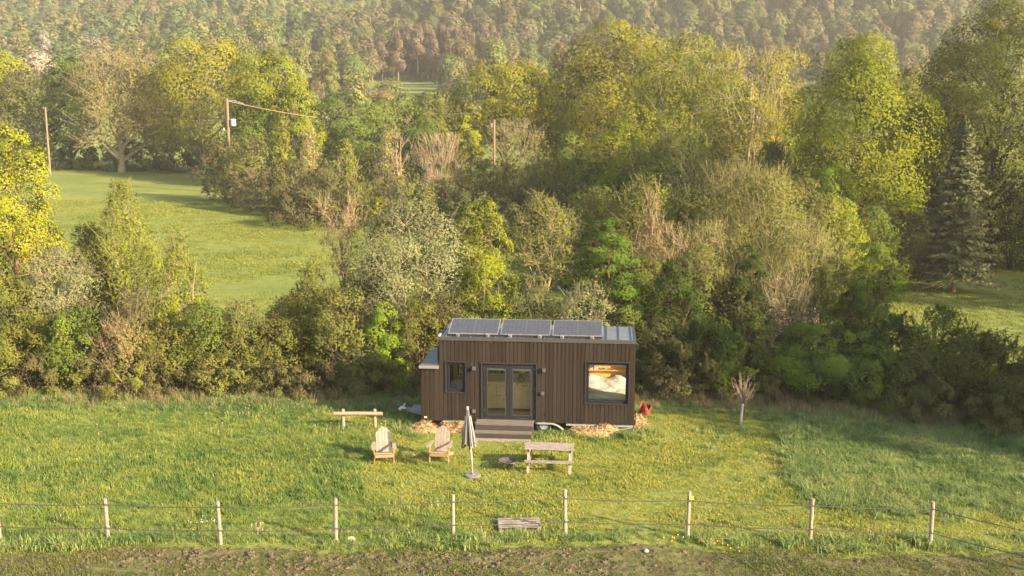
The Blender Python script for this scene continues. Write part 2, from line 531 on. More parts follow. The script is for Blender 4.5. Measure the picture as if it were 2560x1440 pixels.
# roof: zinc sheet with standing seams, fascia round it
roof = MB().box(-.01, W + .01, .05, D + .03, ZT + .005, ZR - .03).build('roof', M_ZINC, house)
for i in range(16):
    x0 = .22 + i * .44
    if x0 < W: MB().box(x0, x0 + .025, .06, D + .02, ZR - .029, ZR + .012).build('seam', M_ZINC, roof)
mb = MB()
mb.box(-.035, W + .035, -.025, .045, ZT + .004, ZR)
mb.box(-.035, .02, .048, D + .035, ZT + .006, ZR - .004); mb.box(W - .02, W + .035, .048, D + .035, ZT + .006, ZR - .004)
mb.build('fascia', plain('dark_zinc_trim', (.036, .035, .034), .6, metal=.1, var=.1, scale=3), house)
MB().box(-.04, .03, .05, .5, ZR - .003, ZR + .02).build('corner_cap', plain('pinkish_cap', (.42, .33, .29), .7), house)

# solar panels, tilted up towards the rear
PT = math.atan2(.32, 1.10)
for x0, x1 in ((.31, 2.09), (2.185, 3.945), (4.035, 5.79)):
    base = MB()
    Mx = Matrix.Translation((x0, .15, 3.505)) @ Matrix.Rotation(PT, 4, 'X')
    L = 1.15; wd = x1 - x0
    fr = MB()
    for a in ((0, wd, 0, .022), (0, wd, L - .022, L), (0, .022, .023, L - .023), (wd - .022, wd, .023, L - .023)):
        fr.box(a[0], a[1], a[2], a[3], 0, .036)
    sp = fr.build('solar_panel', plain('panel_frame', (.20, .20, .21), .4, metal=.3), house)
    sp.matrix_local = Mx
    for (a, b) in ((.023, wd / 2 - .006), (wd / 2 + .006, wd - .023)):
        for (c, d) in ((.023, L * .5 - .004), (L * .5 + .004, L - .023)):
            MB().box(a, b, c, d, .006, .031).build('cell', M_SOLAR, sp)
    MB().box(.023, wd - .023, .023, L - .023, .002, .0255).build('backing', plain('cell_backing', (.22, .22, .23), .4), sp)
    for bx in (.28, wd - .42):
        br = MB(); X0 = x0 + bx
        br.box(X0, X0 + .13, .10, .145, ZR + .001, ZR + .10); br.box(X0 + .035, X0 + .095, .085, .098, ZR + .03, ZR + .075)
        b1 = br.build('bracket', M_STEEL, house)
        MB().box(X0 + .04, X0 + .09, .078, .084, ZR + .035, ZR + .07).build('bolt_head', M_BLACK, b1)
        MB().beam((X0 + .06, 1.1, ZR - .02), (X0 + .06, 1.18, 3.78), .04, .04).build('rear_strut', M_STEEL, house)
mb = MB().box(.30, 5.80, .19, .215, ZR - .005, ZR + .07); mb.build('panel_rail', M_BLACK, house)

# windows and door
def frame_ring(mb, x0, x1, z0, z1, t, y0, y1, bottom=None):
    b = t if bottom is None else bottom
    mb.box(x0, x0 + t, y0, y1, z0, z1); mb.box(x1 - t, x1, y0, y1, z0, z1)
    mb.box(x0 + t, x1 - t, y0 + .001, y1 - .001, z1 - t, z1); mb.box(x0 + t, x1 - t, y0 + .001, y1 - .001, z0, z0 + b)
def window(o, sash, fixed):
    x0, x1, z0, z1 = o
    mb = MB(); frame_ring(mb, x0 - .038, x1 + .038, z0 - .038, z1 + .038, .040, -.022, .16)
    wobj = mb.build('window', M_SURR, house)
    mb = MB(); frame_ring(mb, x0 + .004, x1 - .004, z0 + .004, z1 - .004, fixed, .075, .155)
    mb.build('frame', M_FRAME, wobj)
    mb = MB(); frame_ring(mb, x0 + fixed + .006, x1 - fixed - .006, z0 + fixed + .006, z1 - fixed - .006, sash, .062, .14)
    mb.build('sash', M_FRAME, wobj)
    i = fixed + sash
    MB().box(x0 + i, x1 - i, .10, .108, z0 + i, z1 - i).build('pane', M_GLASS, wobj)
    return wobj
window(OPEN[0], .055, .045)
bw = window(OPEN[2], .035, .06)
MB().box(5.33, 6.64, .165, .20, 2.46, 2.535).build('roller_blind', M_WHITE, bw)
x0, x1, z0, z1 = OPEN[1]
mb = MB()
mb.box(x0 - .035, x0 + .005, -.022, .16, z0, z1 + .03); mb.box(x1 - .005, x1 + .035, -.022, .16, z0, z1 + .03)
mb.box(x0 - .05, x1 + .05, -.035, .158, z1 - .004, z1 + .035)
mb.box(x0 + .006, x0 + .05, .045, .15, z0 + .001, z1 - .006); mb.box(x1 - .05, x1 - .006, .045, .15, z0 + .001, z1 - .006)
mb.box(x0 + .051, x1 - .051, .046, .149, z1 - .06, z1 - .007)
mb.build('door_frame', M_SURR, house)
for a, b, side in ((x0 + .055, 2.502, 1), (2.508, x1 - .055, -1)):
    mb = MB(); frame_ring(mb, a, b, z0 + .012, z1 - .064, .125, .03, .10, .125)
    d = mb.build('door', M_FRAME, house)
    MB().box(a + .123, b - .123, .06, .068, z0 + .135, z1 - .187).build('pane', M_GLASS, d)
    bead = MB(); frame_ring(bead, a + .125, b - .125, z0 + .137, z1 - .189, .014, .022, .032)
    bead.build('bead', plain('grey_bead', (.05, .05, .053), .5), d)
    for hzz in (z0 + .25, z0 + 1.05, z1 - .25):
        hx = a - .02 if side == 1 else b - .03
        MB().box(hx, hx + .05, .005, .029, hzz, hzz + .11).build('hinge', M_BLACK, d)
    MB().box(a + .10, b - .10, .108, .15, z1 - .27, z1 - .185).build('roller_blind', M_WHITE, d)
    if side == 1:
        hd = MB().box(b - .075, b - .045, .012, .029, 1.42, 1.62)
        hd.box(b - .17, b - .05, -.005, .011, 1.555, 1.575)
        hd.build('handle', M_BLACK, d)
mb = MB().box(x0, x1, -.03, .15, z0 - .05, z0 - .005); mb.build('threshold', M_SURR, house)

# annex at the left end (flush with the front)
ann = MB().box(-.66, -.03, .026, 2.40, ZB - .02, 2.28).build('annex', M_BACK, house)
for i, (a, b) in enumerate(((-.665, -.535), (-.523, -.378), (-.366, -.205), (-.193, -.006))):
    plank(ann, a, b, ZB - .03, 2.29, pr.uniform(0, .006), .0255)
for i in range(16):
    plank(ann, -.684, -.662, ZB - .03, 2.29, .03 + i * .148, .166 + i * .148)
ar = MB().add([(-.72, -.06, 2.30), (-.008, -.06, 2.36), (-.008, 2.46, 2.44), (-.72, 2.46, 2.38), (-.72, -.06, 2.33), (-.008, -.06, 2.39), (-.008, 2.46, 2.47), (-.72, 2.46, 2.41)],
    [(0, 3, 2, 1), (4, 5, 6, 7), (0, 1, 5, 4), (2, 3, 7, 6), (1, 2, 6, 5), (3, 0, 4, 7)]).build('annex_roof', M_ZINC, house)
MB().box(-.73, -.006, -.075, -.062, 2.27, 2.37).build('gutter_edge', plain('pale_edge', (.16, .15, .14), .6), house)
MB().tube([(-.10, .55, 2.42), (-.10, .55, 2.98)], .06, 10).build('flue', M_BLACK, house, True)
MB().box(-.57, -.47, -.014, -.002, .415, .475).build('name_plate', M_WHITE, house)
MB().tube([(-.30, -.004, .62), (-.30, .01, .62)], .07, 12).build('wall_vent', M_PLANK, house)
MB().tube([(3.84, -.006, .68), (3.84, .01, .68)], .07, 12).build('wall_vent', M_PLANK, house)
for lx, lz in ((1.24, 2.32), (3.74, 2.31)):
    l = MB().box(lx - .06, lx - .045, -.10, -.001, lz - .05, lz + .05).box(lx - .044, lx + .07, -.12, -.005, lz - .06, lz + .06).build('wall_lamp', plain('lamp_body', (.05, .047, .05), .6), house)
for lx, lz in ((3.70, 1.46), (1.235, .735)):
    MB().box(lx - .05, lx + .065, -.09, -.004, lz - .055, lz + .055).box(lx - .10, lx - .051, -.05, -.005, lz - .04, lz + .02).build('socket_box', plain('socket_grey', (.06, .056, .056), .6), house)

# trailer chassis below the house
ch = MB()
ch.box(.10, 1.95, -.004, .06, ZB - .075, ZB - .022); ch.box(4.55, W - .02, -.002, .06, ZB - .085, ZB - .02)
ch.box(.10, W - .1, 2.2, 2.26, ZB - .09, ZB - .02)
for xx in (.3, 1.4, 2.6, 3.9, 5.2, 6.5): ch.box(xx, xx + .07, .06, 2.2, ZB - .10, ZB - .03)
chassis = ch.build('trailer_chassis', M_STEEL, house)
MB().beam((5.75, .02, .03), (W - .06, .02, ZB - .10), .05, .05).build('corner_steady', M_STEEL, chassis)
MB().tube([(6.82, .10, .0), (6.82, .10, ZB - .09)], .05, 8).build('jack', M_BLACK, chassis)
MB().tube([(.25, .25, .0), (.25, .25, ZB - .05)], .05, 8).build('jack', M_BLACK, chassis)
mg = []
for i in range(11):
    t = i / 10
    mg.append((3.45 + 1.0 * t, -.035, .335 - .22 * max(0, (t - .55) / .45) ** 2))
MB().tube(mg, .042, 8).build('mudguard', M_STEEL, chassis, True)
for wx in (1.7, 3.75, 3.0):
    wh = MB().tube([(wx, .03, .24), (wx, .22, .24)], .27, 18).build('wheel', M_TYRE, chassis, False)
    MB().tube([(wx, .012, .24), (wx, .028, .24)], .15, 12).build('rim', M_STEEL, wh)
dr = MB()
dr.beam((-.68, .75, .34), (-1.45, 1.20, .36), .07, .12); dr.beam((-.68, 1.70, .34), (-1.45, 1.25, .36), .07, .12)
drawbar = dr.build('drawbar', M_STEEL, chassis)
MB().box(-1.25, -.70, .86, 1.55, .41, .45).build('drawbar_cover', M_STEEL, chassis)
MB().tube([(-1.50, 1.22, .40), (-1.66, 1.22, .42), (-1.74, 1.22, .34)], [.05, .055, .06], 8).tube([(-1.60, 1.22, .46), (-1.52, 1.22, .58)], .03, 6).build('coupling', M_WHITE, chassis)

# interior things
def inside(name, label, cat, x, y, z):
    p = HM @ Vector((x, y, z))
    return thing(name, label, cat, p, HYAW)
kc = inside('kitchen_counter', 'plywood kitchen counter seen through the glass double door', 'counter', 1.26, 1.02, ZB + .092)
zz = 0.0
MB().box(.0, 3.40, .02, 1.22, .10, 1.07).build('carcass', M_PLY, kc)
MB().box(.0, 3.40, .06, 1.2, .0, .098).build('plinth', plain('plinth_painted_shade', (.16, .10, .05), .7), kc)  # plinth colour darkened to carry the shadow at the floor
MB().box(-.0, 3.42, -.015, 1.24, 1.075, 1.11).build('worktop', M_PLY, kc)
for i in range(5):
    x0 = .005 + i * .68
    fr = MB().box(x0, x0 + .672, .0, .017, .11, .60 if i % 2 else 1.065).build('cupboard_front', M_PLY, kc)
    if i % 2: MB().box(x0, x0 + .672, .0, .017, .608, 1.065).build('cupboard_front', M_PLY, kc)
    MB().box(x0 + .24, x0 + .43, -.004, -.001, .96, .985).build('grip_slot', M_BLACK, fr)
    if i % 2: MB().box(x0 + .24, x0 + .43, -.004, -.001, .44, .462).build('grip_slot', M_BLACK, fr)
wc = inside('washbasin_unit', 'white washbasin unit behind the small left window', 'washbasin', .16, 1.25, ZB + .092)
MB().box(0, .96, 0, .55, 0, .92).build('cabinet', M_WHITE, wc)
MB().box(.1, .86, .05, .5, .921, .96).build('basin', M_WHITE, wc)
MB().tube([(.48, .45, .92), (.48, .45, 1.12), (.48, .30, 1.14)], .015, 6).build('tap', M_STEEL, wc)
bed = inside('bed', 'bed with bare white mattress edge behind the large right window', 'bed', 4.84, .22, ZB + .092)
MB().box(0, 1.92, 0, 2.10, 0, .48).build('base', M_PINE, bed)
MB().box(.02, 1.90, .02, 2.08, .482, .70).build('mattress', M_LINEN, bed)
MB().box(-.0, 1.94, 2.102, 2.125, 0, 2.6).build('headboard', M_PINE, bed)
sh = MB().box(0, 1.92, 1.95, 2.10, 1.32, 1.345).build('shelf', M_PINE, bed)
for i, (bx, bw_, bh) in enumerate(((.35, .13, .11), (.50, .12, .12), (.66, .15, .10), (.86, .22, .05), (1.2, .25, .04))):
    MB().box(bx, bx + bw_, 1.99, 2.08, 1.348, 1.348 + bh).build('ornament', M_WHITE if i < 3 else M_DECK, sh)
def cloth(name, mat, label, cat, x0, x1, y0, y1, zf, seed, nx=34, ny=30):
    X, Y = np.meshgrid(np.linspace(x0, x1, nx), np.linspace(y0, y1, ny))
    Z = zf(X, Y)
    V = np.stack([X, Y, Z], -1).reshape(-1, 3)
    i = np.arange(ny - 1)[:, None] * nx + np.arange(nx - 1)[None]
    F = np.stack([i, i + 1, i + nx + 1, i + nx], -1).reshape(-1, 4)
    me = np_mesh(name, V, F, [mat], smooth=True)
    o = link_mesh(name, me)
    p = HM @ Vector((4.84, .22, ZB + .092)); o.location = p; o.rotation_euler = (0, 0, HYAW)
    sm = o.modifiers.new('thickness', 'SOLIDIFY'); sm.thickness = .03
    return tag(o, label, cat)
def duv(X, Y):
    return .74 + .10 * sstep(.62, .85, Y) + .30 * sstep(.7, 1.9, Y) * (.86 + .20 * np.cos((X - .55) * 6.2)) + .022 * fbm(X * 1.0, Y, 7.0, 3) * sstep(.55, .9, Y)
cloth('duvet', M_LINEN, 'rumpled white duvet and pillows heaped on the bed', 'duvet', .03, 1.89, .66, 2.06, duv, 1)
cloth('blanket', M_SAGE, 'sage green blanket lying across the bed below the white duvet', 'blanket', .0, 1.92, .20, .74, lambda X, Y: .735 + .12 * sstep(.2, .45, Y) + .012 * fbm(X, Y, 6, 3), 2)
pl = inside('hanging_plant', 'small green trailing plant hanging behind the right door leaf', 'plant', 2.85, .75, 1.86)
fr = random.Random(5)
mb = MB()
for i in range(46):
    a = fr.uniform(0, 6.28); l = fr.uniform(.05, .16); zz = fr.uniform(-.26, .0) * (1 if i % 2 else .5)
    p = Vector((math.cos(a) * l, math.sin(a) * l, zz)); q = p + Vector((math.cos(a) * .05, math.sin(a) * .05, -.06))
    s_ = Vector((-math.sin(a), math.cos(a), 0)) * .02
    mb.add([p, (p + q) / 2 + s_, q, (p + q) / 2 - s_], [(0, 1, 2, 3)])
mb.build('leaves', M_GREEN, pl)
MB().tube([(0, 0, -.06), (0, 0, .04)], [.05, .07], 10).build('pot', M_DECK, pl)
MB().tube([(0, 0, .04), (0, 0, 1.05)], .006, 5).build('cord', M_BLACK, pl)

# entrance steps
st = thing('entrance_steps', 'weathered timber steps leading up to the glass double door', 'steps', HM @ Vector((1.36, -.98, 0)), HYAW)
for i in range(5): MB().box(-.01, 2.05, .375 + i * .118, .375 + i * .118 + .109, .405, .438).build('plank', M_DECK, st)
for i in range(2): MB().box(-.02, 2.02, .03 + i * .16, .03 + i * .16 + .152, .195, .228).build('plank', M_DECK, st)
MB().box(.0, 2.04, .385, .41, .03, .402).build('riser', M_DECKDARK, st)
MB().box(.01, 2.0, .05, .075, .0, .192).build('riser', M_DECKDARK, st)
for a, b in ((0.0, .03), (2.0, 2.03)):
    MB().box(a, b, .412, .96, .0, .402).build('side_board', M_DECKDARK, st)
    MB().box(a + .012, b - .012, .078, .383, .0, .19).build('side_board', M_DECKDARK, st)
MB().box(.0, 2.0, -.17, .03, -.02, .035).build('ground_board', M_GREYWOOD, st)

# ------------------------------------------------------------------ garden furniture
def make_chair(label, loc, rz):
    t = thing('adirondack_chair', label, 'chair', loc, rz, 'wooden garden chairs on the lawn')
    # local: front towards -y
    hs = [.70, .765, .79, .765, .70]
    for i in range(5):
        x0 = -.245 + i * .099
        h0 = .27; rk = .30                      # back rake
        zt = h0 + hs[i]
        pts = []
        tw = .086
        dz = .045 if i in (0, 4) else .015
        for zz, xa, xb in ((h0, x0, x0 + tw), (zt - dz, x0, x0 + tw)):
            pts += [(xa, .36 + (zz - h0) * rk, zz), (xb, .36 + (zz - h0) * rk, zz)]
        topL = zt if i >= 2 else zt - dz
        topR = zt if i <= 2 else zt - dz
        if i == 2: topL = topR = zt
        if i == 1: topL, topR = zt - .03, zt
        if i == 3: topL, topR = zt, zt - .03
        if i == 0: topL, topR = zt - .09, zt
        if i == 4: topL, topR = zt, zt - .09
        pts += [(x0, .36 + (topL - h0) * rk, topL + .001), (x0 + tw, .36 + (topR - h0) * rk, topR + .001)]
        v = pts[:2] + pts[4:]
        front = [(p[0], p[1] - .011, p[2]) for p in v]; back = [(p[0], p[1] + .011, p[2]) for p in v]
        MB().add(front + back, [(0, 1, 3, 2), (5, 4, 6, 7), (0, 2, 6, 4), (1, 5, 7, 3), (2, 3, 7, 6), (0, 4, 5, 1)]).build('back_slat', M_CHAIRWOOD, t)
    for i in range(5):
        y = -.10 + i * .098
        z = .365 - .22 * (y + .10)
        MB().box(-.27, .27, y, y + .088, z - .011, z + .011, Matrix.Translation((0, y, z)) @ Matrix.Rotation(-.21, 4, 'X') @ Matrix.Translation((0, -y, -z))).build('seat_slat', M_CHAIRWOOD, t)
    for s in (-1, 1):
        MB().beam((s * .285, -.08, .33), (s * .285, .78, .06), .022, .11).build('seat_rail', M_ORANGEWOOD, t)
        MB().box(s * .31 - .013, s * .31 + .013, -.10, -.01, .0, .54).build('front_leg', M_ORANGEWOOD, t)
        a = MB()
        a.add([(s * .27, -.18, .545), (s * .40, -.18, .545), (s * .41, .10, .56), (s * .35, .50, .575), (s * .29, .50, .575), (s * .27, .10, .56),
               (s * .27, -.18, .567), (s * .40, -.18, .567), (s * .41, .10, .582), (s * .35, .50, .597), (s * .29, .50, .597), (s * .27, .10, .582)],
              [(0, 1, 2, 3, 4, 5), (6, 11, 10, 9, 8, 7)] + [(i, (i + 1) % 6, (i + 1) % 6 + 6, i + 6) for i in range(6)])
        a.build('armrest', M_CHAIRWOOD, t)
        MB().beam((s * .345, -.055, .54), (s * .325, -.055, .36), .07, .022).build('arm_bracket', M_ORANGEWOOD, t)
    MB().box(-.295, .295, -.125, -.102, .235, .335).build('front_apron', M_ORANGEWOOD, t)
    MB().box(-.36, .36, .435, .46, .52, .575).build('arm_rail', M_ORANGEWOOD, t)
    MB().box(-.27, .27, .40, .425, .36, .43).build('back_rail', M_ORANGEWOOD, t)
    return t
make_chair('pale slatted garden chair standing further from the parasol, dappled with shade', (-4.16, 31.12, 0), R(9))
make_chair('pale slatted garden chair standing next to the closed parasol', (-2.37, 31.22, 0), R(-9))

tb = thing('picnic_table', 'silvered timber picnic table with attached benches on the lawn', 'picnic table', (1.21, 30.70, 0), R(-4.5))
for i in range(4): MB().box(-.79, .77, -.33 + i * .165, -.33 + i * .165 + .157, .705, .742).build('top_plank', M_GREYWOOD, tb)
for s in (-1, 1):
    MB().box(-.78, .78, s * .62 - .085, s * .62 - .003, .395, .43).build('bench_plank', M_GREYWOOD, tb)
    MB().box(-.78, .78, s * .62 + .003, s * .62 + .085, .395, .43).build('bench_plank', M_GREYWOOD, tb)
for x in (-.66, .66):
    for s in (-1, 1):
        MB().beam((x, s * .22, .70), (x, s * .66, 0), .042, .085, (1, 0, 0)).build('leg', M_LOG, tb)
    MB().box(x + .024, x + .06, -.68, .68, .31, .392).build('cross_bar', M_LOG, tb)
    MB().box(x + .024, x + .06, -.34, .34, .625, .703).build('top_batten', M_LOG, tb)

fb = thing('fire_bowl', 'shallow rusty fire bowl on thin legs between parasol and picnic table', 'fire bowl', (-.13, 30.55, 0))
pts = []; mb = MB()
prof = [(.0, .20), (.12, .205), (.22, .235), (.29, .295), (.31, .30), (.305, .315), (.285, .31), (.21, .255), (.11, .225), (.0, .22)]
kk = 28; vs = []; fs = []
for (r_, z_) in prof:
    for j in range(kk): vs.append((r_ * math.cos(2 * math.pi * j / kk), r_ * math.sin(2 * math.pi * j / kk), z_))
for i in range(len(prof) - 1):
    for j in range(kk): fs.append((i * kk + j, i * kk + (j + 1) % kk, (i + 1) * kk + (j + 1) % kk, (i + 1) * kk + j))
mb.add(vs, fs).build('bowl', M_RUST, fb)
for a in (-50, 70, 190):
    c_, s_ = math.cos(R(a)), math.sin(R(a))
    MB().tube([(.22 * c_, .22 * s_, .25), (.31 * c_, .31 * s_, 0)], .012, 6).build('leg', M_RUST, fb)
MB().tube([(-.1, -.3, .31), (.1, -.36, .32), (.22, -.30, .31)], .014, 6).build('handle', M_RUST, fb)

ps = thing('parasol', 'closed grey parasol on a white pole, leaning slightly over a round base', 'parasol', (-1.23, 29.95, 0))
kk = 24; vs = []; fs = []
for z_, r_ in ((0, .255), (.035, .255), (.055, .235), (.06, .05), (.10, .045)):
    for j in range(kk): vs.append((r_ * math.cos(2 * math.pi * j / kk), r_ * math.sin(2 * math.pi * j / kk), z_))
for i in range(4):
    for j in range(kk): fs.append((i * kk + j, i * kk + (j + 1) % kk, (i + 1) * kk + (j + 1) % kk, (i + 1) * kk + j))
MB().add(vs, fs).build('base', plain('grey_concrete', (.13, .115, .11), .85, scale=20), ps)
tip = Vector((-.16, 0.05, 2.22))
axis = lambda z: tip * (z / 2.22)
MB().tube([axis(.06), axis(.42)], .022, 8).build('base_tube', M_STEEL, ps)
MB().tube([axis(.40), axis(2.16)], .03, 10).build('pole', M_WHITE, ps, True)
kk = 32; vs = []; fs = []
for z_, r_ in ((2.20, .02), (2.14, .045), (1.9, .075), (1.6, .115), (1.3, .15), (1.12, .17), (1.0, .185)):
    c_ = axis(z_)
    for j in range(kk):
        a = 2 * math.pi * j / kk
        rr = r_ * (1 + .38 * math.sin(a * 8) * min(1, (2.2 - z_)))
        zz = z_ - (.10 * (math.sin(a * 4 + .6)) if z_ < 1.05 else 0)
        vs.append((c_.x + rr * math.cos(a) * 1.0 - .03 * (2.2 - z_), c_.y + rr * math.sin(a), zz))
for i in range(6):
    for j in range(kk): fs.append((i * kk + j, i * kk + (j + 1) % kk, (i + 1) * kk + (j + 1) % kk, (i + 1) * kk + j))
MB().add(vs, fs).build('canopy', M_CANOPY, ps)
MB().tube([axis(2.15), axis(2.24)], [.04, .03], 10).build('finial', M_WHITE, ps)
for a in (-60, -20, 200, 100):
    c_, s_ = math.cos(R(a)), math.sin(R(a))
    p0 = axis(1.95) + Vector((.085 * c_, .085 * s_, 0)); p1 = axis(.98) + Vector((.20 * c_ - .03, .20 * s_, 0))
    MB().tube([p0, (p0 + p1) / 2 + Vector((.01 * c_, .01 * s_, 0)), p1], .013, 6).build('rib', plain('pale_rib', (.34, .31, .285), .6), ps)

hr = thing('hitching_rail', 'short rail of peeled round timber on two posts left of the house', 'rail', (-5.55, 34.80, 0), 0)
for x in (-.57, .58): MB().tube([(x, .09, -.15), (x, .09, .70), (x, .09, .72)], [.062, .06, .05], 10).build('post', M_LOG, hr)
MB().tube([(-.88, 0, .575), (.0, 0, .585), (.87, 0, .57)], .07, 10).build('rail', M_LOGX, hr)

# ------------------------------------------------------------------ wire fence along the paddock
fence = thing('wire_fence', 'fence of round timber posts and two dark wires along the paddock', 'fence', (0, 0, 0))
posts = [(-13.63, 25.09, 1.22), (-10.70, 24.99, 1.20), (-7.67, 24.81, 1.21), (-4.66, 24.94, 1.24), (-1.57, 25.17, 1.24), (1.44, 25.41, 1.30), (4.70, 25.25, 1.31), (7.87, 24.91, 1.24), (10.95, 24.66, 1.25), (13.75, 22.55, 1.25), (-16.7, 25.2, 1.2)]
pr = random.Random(9)
for i, (x, y, h) in enumerate(posts):
    lean = (pr.uniform(-.03, .03), pr.uniform(-.02, .02))
    p = MB().tube([(x, y, -.2), (x + lean[0] * .5, y + lean[1] * .5, h * .5), (x + lean[0], y + lean[1], h - .012), (x + lean[0], y + lean[1], h)], [.054, .051, .050, .043], 10).build('post', M_LOG, fence)
    for z in (1.07, .42):
        MB().box(x - .055, x - .02, y - .078, y - .045, z - .035, z + .035).build('insulator', M_NAVY, p)
    if i == 6:
        MB().box(x + .0, x + .105, y - .092, y - .06, 1.10, 1.19).build('warning_tag', M_YELLOW, p)
order = [10, 0, 1, 2, 3, 4, 5, 6, 7, 8, 9]
for z in (1.07, .42):
    for a, b in zip(order, order[1:]):
        (xa, ya, _), (xb, yb, _) = posts[a], posts[b]
        P = [(xa + (xb - xa) * t - .037, ya - .075 + (yb - ya) * t, z - .16 * t * (1 - t)) for t in np.linspace(0, 1, 7)]
        MB().tube(P, .012, 5, False).build('wire', M_WIRE, fence)

# loose things on the grass
pal = thing('pallet', 'grey timber pallet lying in the grass behind the fence', 'pallet', (.20, 25.95, 0), R(3))
for i in range(5): MB().box(-.58, .58 - .02 * (i % 2), -.34 + i * .150, -.34 + i * .150 + .072, .118, .138).build('plank', M_GREYWOOD, pal)
for x in (-.58, -.06, .48):
    MB().box(x, x + .10, -.335, .335, .022, .116).build('block', M_GREYWOOD, pal)
MB().box(-.58, .58, -.34, -.26, .0, .020).build('plank', M_GREYWOOD, pal); MB().box(-.58, .58, .26, .34, .0, .020).build('plank', M_GREYWOOD, pal)
def lump(name, label, cat, loc, size, mat, seed):
    V = []; F = []
    n, m_ = 12, 8
    for i in range(m_ + 1):
        th = math.pi * i / m_
        for j in range(n):
            ph = 2 * math.pi * j / n
            d = np.array([math.sin(th) * math.cos(ph), math.sin(th) * math.sin(ph), math.cos(th)])
            k_ = 1 + .3 * fbm(d[0] + seed, d[1] * 1.3 + d[2] + seed, 2.0, 3)
            V.append((d[0] * size[0] * k_, d[1] * size[1] * k_, d[2] * size[2] * k_ + size[2] * .5))
    for i in range(m_):
        for j in range(n): F.append((i * n + j, (i + 1) * n + j, (i + 1) * n + (j + 1) % n, i * n + (j + 1) % n))
    o = MB().add(V, F).build(name, mat)
    o.location = loc
    return tag(o, label, cat)
lump('stone', 'white stone lying at the foot of the fence left of the pallet', 'stone', (-4.28, 25.05, .03), (.14, .07, .05), M_STONE, 1.0)
lump('stone', 'small pale stone out on the trodden paddock', 'stone', (3.47, 24.27, .03), (.075, .05, .045), M_STONE, 4.0)

# red torn container at the right end of the house
rd = thing('red_bucket', 'torn red plastic bucket behind the straw at the right end of the house', 'bucket', (5.02, 36.35, 0))
kk = 22; vs = []; fs = []
for i, (z_, r_) in enumerate(((0.0, .19), (.15, .20), (.30, .215), (.42, .22))):
    for j in range(kk):
        a = 2 * math.pi * j / kk
        rag = (.10 * math.sin(a * 3 + 1) + .05 * math.sin(a * 7)) if i == 3 else 0
        rr = r_ * (1 + .06 * math.sin(a * 5 + z_ * 9))
        vs.append((rr * math.cos(a), rr * math.sin(a), z_ + rag))
for i in range(3):
    for j in range(kk):
        if i == 0 and j in (14, 15, 18): continue
        fs.append((i * kk + j, i * kk + (j + 1) % kk, (i + 1) * kk + (j + 1) % kk, (i + 1) * kk + j))
bo = MB().add(vs, fs).build('shell', M_RED, rd)
sm = bo.modifiers.new('t', 'SOLIDIFY'); sm.thickness = .012
MB().box(.02, .12, .1, .13, .40, .52).build('torn_flap', M_RED, rd)
MB().tube([(0, 0, .0), (0, 0, .20)], .17, 14).build('filling', M_STRAW, rd)

# straw heaps
def straw(label, loc, sx, sy, h, n, seed):
    g = np.random.default_rng(seed)
    nx, ny = 26, 18
    X, Y = np.meshgrid(np.linspace(-1, 1, nx), np.linspace(-1, 1, ny))
    r2 = np.clip(1 - (X ** 2 + Y ** 2), 0, 1)
    zf = lambda x, y: h * np.clip(1 - (x ** 2 + y ** 2), 0, 1) ** .7 * (1 + .35 * fbm(x * 1.2 + seed, y, 3.0, 3)) - .02
    V = np.stack([X * sx, Y * sy, zf(X, Y)], -1).reshape(-1, 3)
    i = np.arange(ny - 1)[:, None] * nx + np.arange(nx - 1)[None]
    F = np.stack([i, i + 1, i + nx + 1, i + nx], -1).reshape(-1, 4)
    a = g.uniform(0, 6.28, n); rr = np.sqrt(g.uniform(0, 1.05, n))
    px, py = rr * np.cos(a), rr * np.sin(a)
    P = np.stack([px * sx, py * sy, zf(px, py) + g.uniform(0, .03, n)], -1)
    d = g.normal(size=(n, 3)); d[:, 2] *= .45; d /= np.linalg.norm(d, axis=1, keepdims=True)
    s_ = np.cross(d, g.normal(size=(n, 3))); s_ /= np.linalg.norm(s_, axis=1, keepdims=True)
    L = g.uniform(.05, .13, n)[:, None]; wd = .007
    Q = np.stack([P - d * L - s_ * wd, P - d * L + s_ * wd, P + d * L + s_ * wd, P + d * L - s_ * wd], 1).reshape(-1, 3)
    F2 = np.arange(len(Q)).reshape(-1, 4) + len(V)
    o = link_mesh('straw_heap', np_mesh('straw_heap', np.concatenate([V, Q]), np.concatenate([F, F2]), [M_STRAW]))
    o.location = loc; o.rotation_euler = (0, 0, HYAW)
    return tag(o, label, 'straw', 'heaps of straw around the house')
straw('low greyish heap of straw under the annex end of the house', (-3.10, 34.70, 0), .62, .42, .24, 520, 1)
straw('yellow heap of straw between the annex and the parasol', (-2.05, 34.72, 0), .62, .42, .34, 700, 2)
straw('long heap of straw under the large right window', (2.95, 34.15, 0), 1.12, .38, .34, 1100, 3)
straw('heap of straw at the right-hand corner of the house beside the red bucket', (4.62, 35.05, 0), .36, .85, .38, 600, 4)

